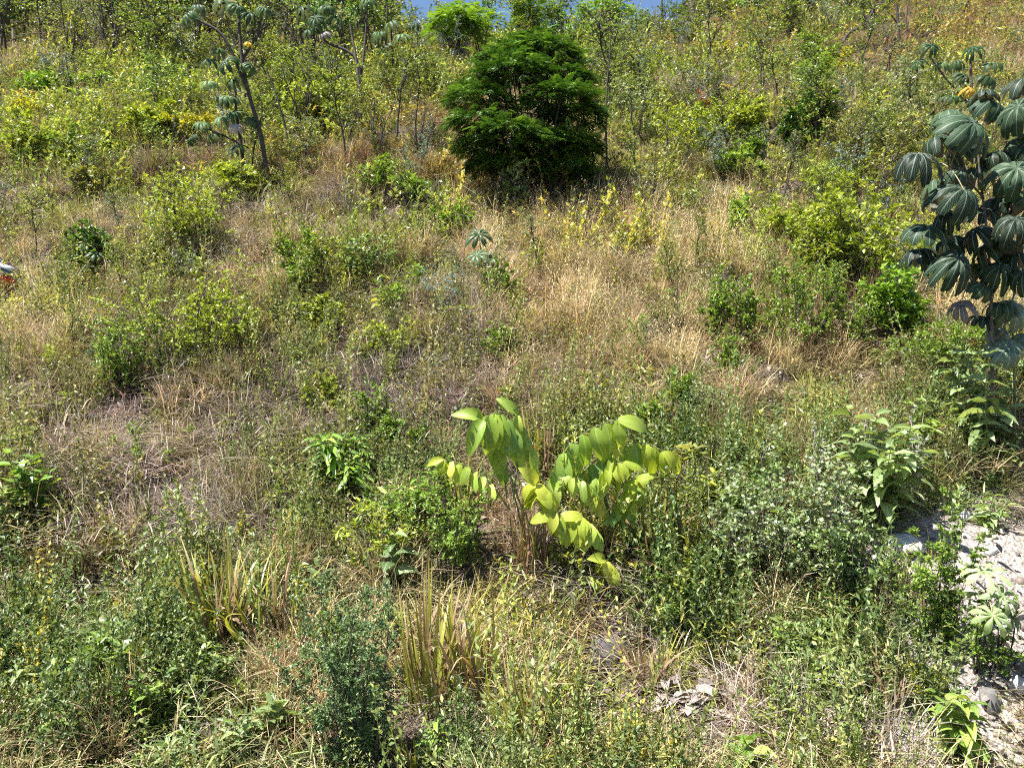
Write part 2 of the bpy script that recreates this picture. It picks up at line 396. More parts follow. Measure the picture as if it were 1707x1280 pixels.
# ------------------------------------------------------------------ ground
def ground():
    ys = np.concatenate([np.linspace(-40, 0, 12), np.linspace(.5, 9, 170), 9 + np.cumsum(np.geomspace(.05, .6, 120)), ])
    ys = np.concatenate([ys, ys[-1] + np.cumsum(np.geomspace(1, 12, 22))])
    xs = np.concatenate([np.linspace(0, 4.5, 90), 4.5 + np.cumsum(np.geomspace(.05, .8, 75))])
    xs = np.concatenate([xs, xs[-1] + np.cumsum(np.geomspace(1, 14, 20))])
    xs = np.concatenate([-xs[:0:-1], xs])
    X, Y = np.meshgrid(xs, ys)
    Z = H(X, Y)
    V = np.stack([X, Y, Z], -1).reshape(-1, 3)
    px, py, dep = proj(V)
    w = zones(px, py); w[V[:, 1] < 1] = [1, 0, 0, 0, 0, 0, 0]
    g = w[:, 6] / w.sum(1) * 1.6
    g = np.clip(g + .35 * vnoise(V[:, 0] * 4, V[:, 1] * 4), 0, 1)
    r = np.clip((w[:, 2] + .6 * w[:, 1]) / w.sum(1), 0, 1)
    nx, ny = len(xs), len(ys)
    i = (np.arange(ny - 1) * nx)[:, None] + np.arange(nx - 1)[None]
    Fq = np.stack([i, i + 1, i + nx + 1, i + nx], -1).reshape(-1, 4)
    m, t, b = nodes_mat('soil')
    tc = t.nodes.new('ShaderNodeTexCoord')
    def noise(s, d=6):
        n = t.nodes.new('ShaderNodeTexNoise'); n.inputs['Scale'].default_value = s; n.inputs['Detail'].default_value = d
        t.links.new(tc.outputs['Object'], n.inputs['Vector']); return n.outputs[0]
    def ramp(s, stops):
        rp = t.nodes.new('ShaderNodeValToRGB'); t.links.new(s, rp.inputs[0]); e = rp.color_ramp.elements
        e[0].position, e[0].color = stops[0][0], (*stops[0][1], 1); e[1].position, e[1].color = stops[-1][0], (*stops[-1][1], 1)
        for p, c in stops[1:-1]: x = e.new(p); x.color = (*c, 1)
        return rp.outputs[0]
    soil = ramp(noise(9), [(.3, (.04, .03, .023)), (.5, (.09, .068, .05)), (.7, (.17, .135, .105))])
    soil = mixc(t, 'MULTIPLY', .6, soil, ramp(noise(1.1, 3), [(.35, (.6, .5, .42)), (.65, (1.25, 1.15, 1.0))]))
    vo = t.nodes.new('ShaderNodeTexVoronoi'); vo.inputs['Scale'].default_value = 42; t.links.new(tc.outputs['Object'], vo.inputs['Vector'])
    grav = ramp(noise(30), [(.32, (.18, .15, .13)), (.5, (.40, .35, .31)), (.68, (.58, .53, .48))])
    grav = mixc(t, 'MULTIPLY', .5, grav, ramp(vo.outputs['Distance'], [(.0, (1.1, 1.08, 1.05)), (.6, (.5, .47, .44))]))
    ga = t.nodes.new('ShaderNodeAttribute'); ga.attribute_name = 'gravel'
    col = mixc(t, 'MIX', ga.outputs['Fac'], soil, grav)
    t.links.new(col, b.inputs['Base Color']); b.inputs['Roughness'].default_value = .92
    bp = t.nodes.new('ShaderNodeBump'); bp.inputs['Strength'].default_value = .8; bp.inputs['Distance'].default_value = .03
    t.links.new(math_(t, 'ADD', noise(60, 8), vo.outputs['Distance']), bp.inputs['Height']); t.links.new(bp.outputs[0], b.inputs['Normal'])
    me = mesh('ground', V, [Fq], {'gravel': g, 'rust': r}, True, [m])
    tag(link('ground', me), kind='structure')
ground()

# ------------------------------------------------------------------ scattered ground cover (uncountable): instancing on points
def scatter(name, protos, pts, idx, rot, scl, tint, label, cat):
    """protos: meshes; one object carrying a geometry-nodes scatter of them"""
    col = bpy.data.collections.new(name + '_sources')
    for i, me in enumerate(protos):
        col.objects.link(bpy.data.objects.new('%s_%02d' % (name, i), me))
    me = bpy.data.meshes.new(name); me.vertices.add(len(pts)); me.vertices.foreach_set('co', np.asarray(pts, np.float32).ravel())
    for k, ty, key, a in (('idx', 'INT', 'value', idx), ('rot', 'FLOAT_VECTOR', 'vector', rot), ('scl', 'FLOAT_VECTOR', 'vector', scl), ('tint', 'FLOAT_COLOR', 'color', tint)):
        at_ = me.attributes.new(k, ty, 'POINT'); at_.data.foreach_set(key, np.ascontiguousarray(a, np.int32 if ty == 'INT' else np.float32).ravel())
    o = link(name, me)
    ng = bpy.data.node_groups.new(name + '_nodes', 'GeometryNodeTree')
    ng.interface.new_socket('Geometry', in_out='INPUT', socket_type='NodeSocketGeometry')
    ng.interface.new_socket('Geometry', in_out='OUTPUT', socket_type='NodeSocketGeometry')
    N = ng.nodes; gi = N.new('NodeGroupInput'); go = N.new('NodeGroupOutput')
    ci = N.new('GeometryNodeCollectionInfo'); ci.inputs['Collection'].default_value = col; ci.inputs['Separate Children'].default_value = True; ci.inputs['Reset Children'].default_value = True
    ip = N.new('GeometryNodeInstanceOnPoints'); ip.inputs['Pick Instance'].default_value = True
    def na(k, ty):
        n = N.new('GeometryNodeInputNamedAttribute'); n.data_type = ty; n.inputs['Name'].default_value = k; return n.outputs['Attribute']
    L = ng.links
    L.new(gi.outputs[0], ip.inputs['Points']); L.new(ci.outputs[0], ip.inputs['Instance'])
    L.new(na('idx', 'INT'), ip.inputs['Instance Index'])
    er = N.new('FunctionNodeEulerToRotation'); L.new(na('rot', 'FLOAT_VECTOR'), er.inputs[0]); L.new(er.outputs[0], ip.inputs['Rotation'])
    L.new(na('scl', 'FLOAT_VECTOR'), ip.inputs['Scale'])
    L.new(ip.outputs[0], go.inputs[0])
    md = o.modifiers.new('scatter', 'NODES'); md.node_group = ng
    tag(o, label, cat, kind='stuff')
    return o

def field(n, y0=2.6, y1=33, p=1.0, umax=.74):
    """random ground points, density falling with distance"""
    a = rng.random(n)
    if p == 1.0: y = y0 + (y1 - y0) * a
    else: y = (y0 ** (2 - p) + a * (y1 ** (2 - p) - y0 ** (2 - p))) ** (1 / (2 - p))
    x = rng.uniform(-umax, umax, n) * (y + 1.0)
    z = H(x, y)
    P = np.stack([x, y, z], -1)
    px, py, dep = proj(P)
    return P, px, py, dep
def g_tuft(n, L, w, r, tilt, bend, K=4, seed_heads=0):
    a = rng.uniform(0, 2 * np.pi, n); rr = r * np.sqrt(rng.random(n))
    base = np.stack([rr * np.cos(a), rr * np.sin(a), -.03 + 0 * a], -1)
    tl = np.abs(rng.normal(0, tilt, n)); a2 = a + rng.normal(0, .8, n)
    d = unit(np.stack([np.sin(tl) * np.cos(a2), np.sin(tl) * np.sin(a2), np.cos(tl)], -1))
    Ls = L * rng.uniform(.45, 1.15, n)
    g = Geo(); g.add(*blades(base, d, Ls, w, K, bend * rng.uniform(.3, 1.6, n)))
    if seed_heads:
        k = seed_heads
        tip = base[:k] + d[:k] * (Ls[:k, None] * rng.uniform(.8, 1, (k, 1)))
        m = 7; pp = np.repeat(tip, m, 0) + rng.normal(0, .012, (k * m, 3)) + np.tile(np.linspace(-.06, .05, m), k)[:, None] * np.repeat(d[:k], m, 0)
        g.add(*leaves(pp, unit(np.repeat(d[:k], m, 0) + rng.normal(0, .4, (k * m, 3))), .016, .004, 't2', r=rng.uniform(.5, 1, k * m)))
    return g
def g_tangle(n, L, w, r, h):
    """dead stalks lying over each other"""
    base = np.stack([rng.normal(0, r, n), rng.normal(0, r, n), rng.uniform(-.01, h, n)], -1)
    d = rng.normal(size=(n, 3)); d[:, 2] = np.abs(d[:, 2]) * .35; d = unit(d)
    g = Geo(); g.add(*blades(base, d, L * rng.uniform(.4, 1.2, n), w, 3, rng.uniform(.1, .5, n)))
    return g
def ribbon(P, w, var=.3):
    """thin flat stems"""
    n, k, _ = P.shape
    T = unit(P[:, -1] - P[:, 0]); sd_ = unit(np.cross(T, rdir(n)))[:, None] * w * .5 * np.linspace(1, .4, k)[None, :, None]
    V = np.stack([P + sd_, P - sd_], 2).reshape(-1, 3)
    i = np.arange(k - 1) * 2
    Fc = (np.stack([i, i + 1, i + 3, i + 2], -1)[None] + (np.arange(n) * 2 * k)[:, None, None]).reshape(-1, 4)
    A = np.zeros((len(V), 4)); A[:, 0] = var; A[:, 3] = 1
    return V, Fc, A
def g_sprig(n, L, h, nl, kind='t2', wr=.45, tilt=.35, drop=0.):
    """small leafy stems"""
    base = rng.normal(0, .03, (n, 3)) * [1, 1, 0]
    tl = np.abs(rng.normal(0, tilt, n)); a = rng.uniform(0, 6.28, n)
    d = np.stack([np.sin(tl) * np.cos(a), np.sin(tl) * np.sin(a), np.cos(tl)], -1)
    P = grow(base, d, h * rng.uniform(.5, 1.1, n), 4, .15)
    g = Geo(); g.add(*ribbon(P, .005, 0.1))
    p, tg = along(P, nl, .25)
    ld = unit(tg * .5 + rdir(len(p)) * [1, 1, .5] + [0, 0, .15 - drop])
    g.add(*leaves(p, ld, L, L * wr, kind))
    return g
GRASS = [g_tuft(34, .34, .006, .07, .3, .35), g_tuft(30, .42, .005, .06, .25, .5, seed_heads=8), g_tuft(26, .55, .006, .06, .22, .45, seed_heads=12), g_tuft(40, .24, .007, .09, .6, .5),
         g_tangle(50, .20, .004, .10, .10), g_tangle(54, .26, .0035, .12, .14), g_tangle(40, .14, .006, .09, .08),
         g_tuft(16, .26, .013, .06, .55, .7), g_tuft(22, .18, .011, .08, .8, .6), g_tuft(14, .36, .016, .05, .4, .8)]
def far_tuft(n, L, w, r, tilt, bend, sh=0): return g_tuft(n, L, w, r, tilt, bend, K=3, seed_heads=sh)
GRASS += [far_tuft(24, .34, .008, .08, .3, .35), far_tuft(22, .42, .007, .07, .25, .5, 2), far_tuft(20, .52, .007, .07, .22, .45, 2), far_tuft(26, .24, .009, .10, .6, .5),
          g_tangle(26, .18, .007, .12, .10), g_tangle(26, .22, .006, .14, .14), g_tangle(22, .14, .009, .10, .08),
          far_tuft(15, .26, .014, .07, .55, .7), far_tuft(17, .18, .013, .09, .8, .6), far_tuft(13, .34, .016, .06, .4, .8)]
COLS = {'gold': ((.42, .325, .17), (.58, .48, .28)), 'rust': ((.28, .17, .10), (.42, .29, .17)), 'dead': ((.25, .205, .165), (.42, .355, .30)),
        'lush': ((.14, .18, .07), (.27, .30, .13)), 'lime': ((.27, .29, .07), (.40, .38, .13)), 'base': ((.30, .26, .12), (.42, .34, .19)), 'bare': ((.35, .29, .2), (.45, .38, .28))}
WCOL = {'gold': ((.26, .28, .06), (.38, .36, .09)), 'rust': ((.22, .20, .06), (.32, .26, .09)), 'dead': ((.18, .19, .07), (.28, .26, .12)),
        'lush': ((.10, .155, .05), (.20, .27, .10)), 'lime': ((.17, .23, .045), (.28, .34, .075)), 'base': ((.14, .18, .055), (.24, .28, .09)), 'bare': ((.12, .16, .06), (.2, .24, .1))}
def tints(k, table):
    lo = np.array([table[ZK[i]][0] for i in range(7)]); hi = np.array([table[ZK[i]][1] for i in range(7)])
    n = len(k); f = rng.random((n, 1)); c = lo[k] * (1 - f) + hi[k] * f
    c = c * rng.uniform(.8, 1.2, (n, 1)) * rng.uniform(.94, 1.06, (n, 3))
    return np.concatenate([c, np.ones((n, 1))], 1)
def spin(n, tilt=.15): return np.stack([rng.normal(0, tilt, n), rng.normal(0, tilt, n), rng.uniform(0, 6.283, n)], -1)

def patch(parts, n, rad, mat, name):
    """several tufts growing together on the slope"""
    out = Geo(); a = rng.uniform(0, 6.283, n); r = rad * np.sqrt(rng.random(n))
    for k in range(n):
        g = parts[rng.integers(len(parts))]
        V = np.concatenate(g.V); A = np.concatenate(g.A).copy()
        c, q = math.cos(a[k] * 3), math.sin(a[k] * 3); sc = rng.uniform(.7, 1.25)
        V = np.stack([V[:, 0] * c - V[:, 1] * q, V[:, 0] * q + V[:, 1] * c, V[:, 2] * rng.uniform(.8, 1.2)], -1) * sc
        x, y = r[k] * math.cos(a[k]), r[k] * math.sin(a[k])
        A[:, 3] = rng.uniform(.6, 1.45)
        out.add(V + [x, y, SLOPE * y], [f for f in g.F], A)
    return out.mesh(name, mat)
CH = {0: [0, 1, 3, 4, 5, 6, 0], 1: [0, 1, 2, 2, 1, 4, 5], 2: [0, 2, 1, 2, 4, 5, 0], 3: [4, 5, 6, 4, 5, 3, 0], 4: [7, 8, 7, 8, 3, 9, 6], 5: [7, 3, 8, 0, 4, 8, 7], 6: [3, 8, 6, 4, 6, 6, 4]}
NV = 4
PATCH = [patch([GRASS[i] for i in CH[c]], 9, .17, M['grass_i'], 'grass_patch_source') for c in range(7) for _ in range(NV)]
PATCH += [patch([GRASS[i + 10] for i in CH[c]], 10, .25, M['grass_i'], 'grass_patch_source') for c in range(7) for _ in range(NV)]
CLEAR = [(1005, 1165, 80, 115), (1172, 1240, 100, 85), (200, 985, 80, 30), (1660, 950, 150, 105), (1490, 940, 60, 50), (25, 530, 26, 10), (1695, 1130, 60, 150), (1470, 1265, 130, 45), (1570, 1110, 60, 60), (1600, 1230, 90, 50)]
def clear(px, py):
    m = np.zeros(len(px), bool)
    for cx, cy, rx, ry in CLEAR: m |= ((px - cx) / rx) ** 2 + ((py - cy) / ry) ** 2 < 1
    return m
def cover_grass(N=9200):
    P, px, py, dep = field(N)
    w = zones(px, py); k = pick(w)
    keep = ((k != 6) | (rng.random(N) < .05)) & (~clear(px, py) | (rng.random(N) < .08))
    clump = vnoise(P[:, 0] * 1.3, P[:, 1] * 1.3) + .6 * vnoise(P[:, 0] * 4, P[:, 1] * 4)
    keep &= rng.random(N) < np.clip(.8 + 1.3 * clump, .15, 1)
    P, px, py, dep, k = P[keep], px[keep], py[keep], dep[keep], k[keep]; n = len(P)
    far = dep > 9.5
    idx = k * NV + rng.integers(0, NV, n) + 7 * NV * far
    s = rng.uniform(.75, 1.25, n) * np.where(far, 1 + .03 * np.clip(dep - 9.5, 0, 20), 1)
    hz = s * rng.uniform(.8, 1.2, n) * np.where(dep < 7, .8, .92)
    flip = np.where(rng.random(n) < .5, -1, 1)
    rot = np.stack([rng.normal(0, .06, n), rng.normal(0, .08, n), rng.normal(0, .3, n)], -1)
    scatter('dry_grass', PATCH, P, idx, rot, np.stack([s * flip, s, hz], -1), tints(k, COLS),
            'straw, rust and grey dry grass mixed with green blades covering the whole slope', 'grass')
cover_grass()

WEEDS = [g_sprig(5, .035, .28, 16), g_sprig(7, .028, .22, 18), g_sprig(4, .05, .30, 12, 't2', .4), g_sprig(6, .04, .18, 10, 't2', .55, .6), g_sprig(3, .03, .62, 36, 't2', .45, .15), g_sprig(8, .024, .4, 24, 't2', .5, .3), g_sprig(5, .07, .2, 7, 't2', .3, .5, .1)]
WEEDS += [g_sprig(4, .05, .28, 9), g_sprig(5, .045, .22, 9), g_sprig(4, .065, .30, 6, 't2', .4), g_sprig(5, .05, .18, 6, 't2', .55, .6), g_sprig(3, .045, .62, 18, 't2', .45, .15), g_sprig(5, .042, .4, 12, 't2', .5, .3), g_sprig(4, .08, .2, 5, 't2', .3, .5, .1)]
WPATCH = [patch(WEEDS[:7], 5, .2, M['weed_i'], 'weed_patch_source') for _ in range(12)] + [patch(WEEDS[7:], 6, .28, M['weed_i'], 'weed_patch_source') for _ in range(12)]
def cover_weeds(N=14000):
    P, px, py, dep = field(N)
    w = zones(px, py); k = pick(w)
    den = np.array([.8, .32, .45, .42, .9, 1.0, .04])[k]
    cl = vnoise(P[:, 0] * .9 + 50, P[:, 1] * .9) + .7 * vnoise(P[:, 0] * 3, P[:, 1] * 3 + 20)
    keep = (rng.random(N) < den * np.clip(.55 + 2.6 * cl, .03, 1)) & ~clear(px, py)
    P, px, py, dep, k = P[keep], px[keep], py[keep], dep[keep], k[keep]; n = len(P)
    far = dep > 8.5
    s = rng.uniform(.6, 1.25, n) * (1 + .045 * np.clip(dep - 8, 0, 22)) * np.where(dep < 7, .85, 1)
    rot = np.stack([rng.normal(0, .06, n), rng.normal(0, .08, n), rng.normal(0, .3, n)], -1)
    scatter('low_weeds', WPATCH, P, rng.integers(0, 12, n) + 12 * far, rot, np.stack([s * np.where(rng.random(n) < .5, -1, 1), s, s * rng.uniform(.8, 1.2, n)], -1), tints(k, WCOL),
            'low yellow-green leafy weeds growing through the dry grass all over the slope', 'weeds')
cover_weeds()

def g_twigs(n, L):
    base = rng.normal(0, .06, (n, 3)) * [1, 1, .2]
    d = rdir(n); d[:, 2] = np.abs(d[:, 2]) * .8 + .15
    P = grow(base, d, L * rng.uniform(.5, 1.1, n), 5, .25)
    p, tg = along(P, 3, .4); Q = grow(p, unit(tg + rdir(len(p)) * .8), L * .35, 3, .2)
    g = Geo(); g.add(*ribbon(P[:, ::2], .009, .5)); g.add(*ribbon(Q[:, ::2], .005, .6))
    return g
TW = [g_twigs(8, .5).mesh('twig_source', M['grass_i']), g_twigs(14, .35).mesh('twig_source', M['grass_i']), g_twigs(5, .8).mesh('twig_source', M['grass_i'])]
def cover_twigs(N=5200):
    P, px, py, dep = field(N)
    w = zones(px, py); k = pick(w)
    keep = rng.random(N) < np.array([.5, .2, .6, 1, .2, .4, .15])[k]
    P, k, dep = P[keep], k[keep], dep[keep]; n = len(P)
    s = rng.uniform(.35, .85, n) * (1 + .04 * np.clip(dep - 6, 0, 20)) * np.where(dep < 7, .75, 1)
    c = np.where(rng.random((n, 1)) < .4, np.array([[.10, .075, .06]]), np.array([[.34, .29, .26]])) * rng.uniform(.7, 1.3, (n, 1))
    scatter('dead_twigs', TW, P, rng.integers(0, 3, n), spin(n, .3), np.stack([s, s, s], -1), np.concatenate([c, np.ones((n, 1))], 1),
            'grey and brown dead twigs tangled in the grass over the slope', 'twigs')
cover_twigs()

# ------------------------------------------------------------------ shrubs, trees and leafy plants
COUNT = {}
def thing(name, p, label, cat, group=None):
    o = bpy.data.objects.new(name, None); COL.objects.link(o)
    o.empty_display_size = .1
    o.location = Vector((float(p[0]), float(p[1]), float(p[2])))
    return tag(o, label, cat, group)
def skeleton(h, w, nst, nb, nt, tilt=.25, t0=.3, bl=.35, wander=.12, lift=.03, base_r=.05, k2=.4):
    a = rng.uniform(0, 6.283, nst); tl = np.abs(rng.normal(tilt, tilt * .5, nst))
    d = np.stack([np.sin(tl) * np.cos(a), np.sin(tl) * np.sin(a), np.cos(tl)], -1)
    b = np.stack([base_r * np.cos(a), base_r * np.sin(a), np.full(nst, -.06)], -1) * rng.uniform(.2, 1, (nst, 1))
    P0 = grow(b, d, h * (rng.uniform(.38, 1.0, nst) if nst > 5 else rng.uniform(.7, 1.0, nst)), 7, wander, lift)
    p, tg = along(P0, nb, t0); out = rdir(len(p)) * [1, 1, .4]
    P1 = grow(p, unit(tg * .6 + out), h * bl * rng.uniform(.5, 1.1, len(p)), 5, wander * 1.3, lift)
    P2 = None
    if nt:
        p, tg = along(P1, nt, .25); out = rdir(len(p)) * [1, 1, .6]
        P2 = grow(p, unit(tg * .7 + out), h * bl * k2 * rng.uniform(.5, 1.2, len(p)), 4, wander * 1.5, lift)
    last = P2 if P2 is not None else P1
    ex = np.percentile(np.abs(last[..., 0]), 96); ey = np.percentile(np.abs(last[..., 1]), 96); hz = np.percentile(last[..., 2], 98)
    sc = np.array([w / 2 / max(ex, .01), w / 2 / max(ey, .01), h / max(hz, .01)])
    P0, P1 = P0 * sc, P1 * sc
    if P2 is not None: P2 = P2 * sc
    return P0, P1, P2
def shrub_meshes(h, w, leaf=.04, ratio=.45, nl=9, nst=5, nb=7, nt=4, kind='t2', mat='leaf_yg', bark='bark', droop=0., r0=None, tip=.25, **kw):
    P0, P1, P2 = skeleton(h, w, nst, nb, nt, **kw)
    r0 = r0 or ((.0035 + .002 * h) if not nt else .009 * h ** .8 + .0025)
    g = Geo(); g.add(*tubes(P0, r0, r0 * .35, 4)); g.add(*tubes(P1[:, ::2], r0 * .4, r0 * .15, 3))
    if P2 is not None: g.add(*ribbon(P2[:, ::3], r0 * .3))
    last = P2 if P2 is not None else P1
    p, tg = along(last, nl, tip)
    f = Geo(); ld = unit(tg * .45 + rdir(len(p)) * [1, 1, .55] + [0, 0, .12 - droop])
    f.add(*leaves(p, ld, leaf, leaf * ratio, kind))
    return g.mesh('stem', M[bark]), f.mesh('foliage', M[mat])
def shrub(px, py, hp, wp, label, cat='shrub', name='shrub', tint=None, group=None, meshes=None, pos=None, **kw):
    """a bush whose foot is seen at (px, py), hp pixels tall and wp wide in the photograph"""
    p = at(px, py) if pos is None else pos
    dep = float((p - CAM) @ FW)
    h, w = hp * dep / F_PX, wp * dep / F_PX
    o = thing(name, p, label, cat, group)
    s, f = meshes or shrub_meshes(h, w, **kw)
    a = link('stem', s, o); b = link('foliage', f, o); b['kind'] = 'stuff'
    if len(s.vertices) > 900: a['kind'] = 'stuff'
    c = tint or (1, 1, 1)
    b.color = (*c, 1)
    return o, a, b

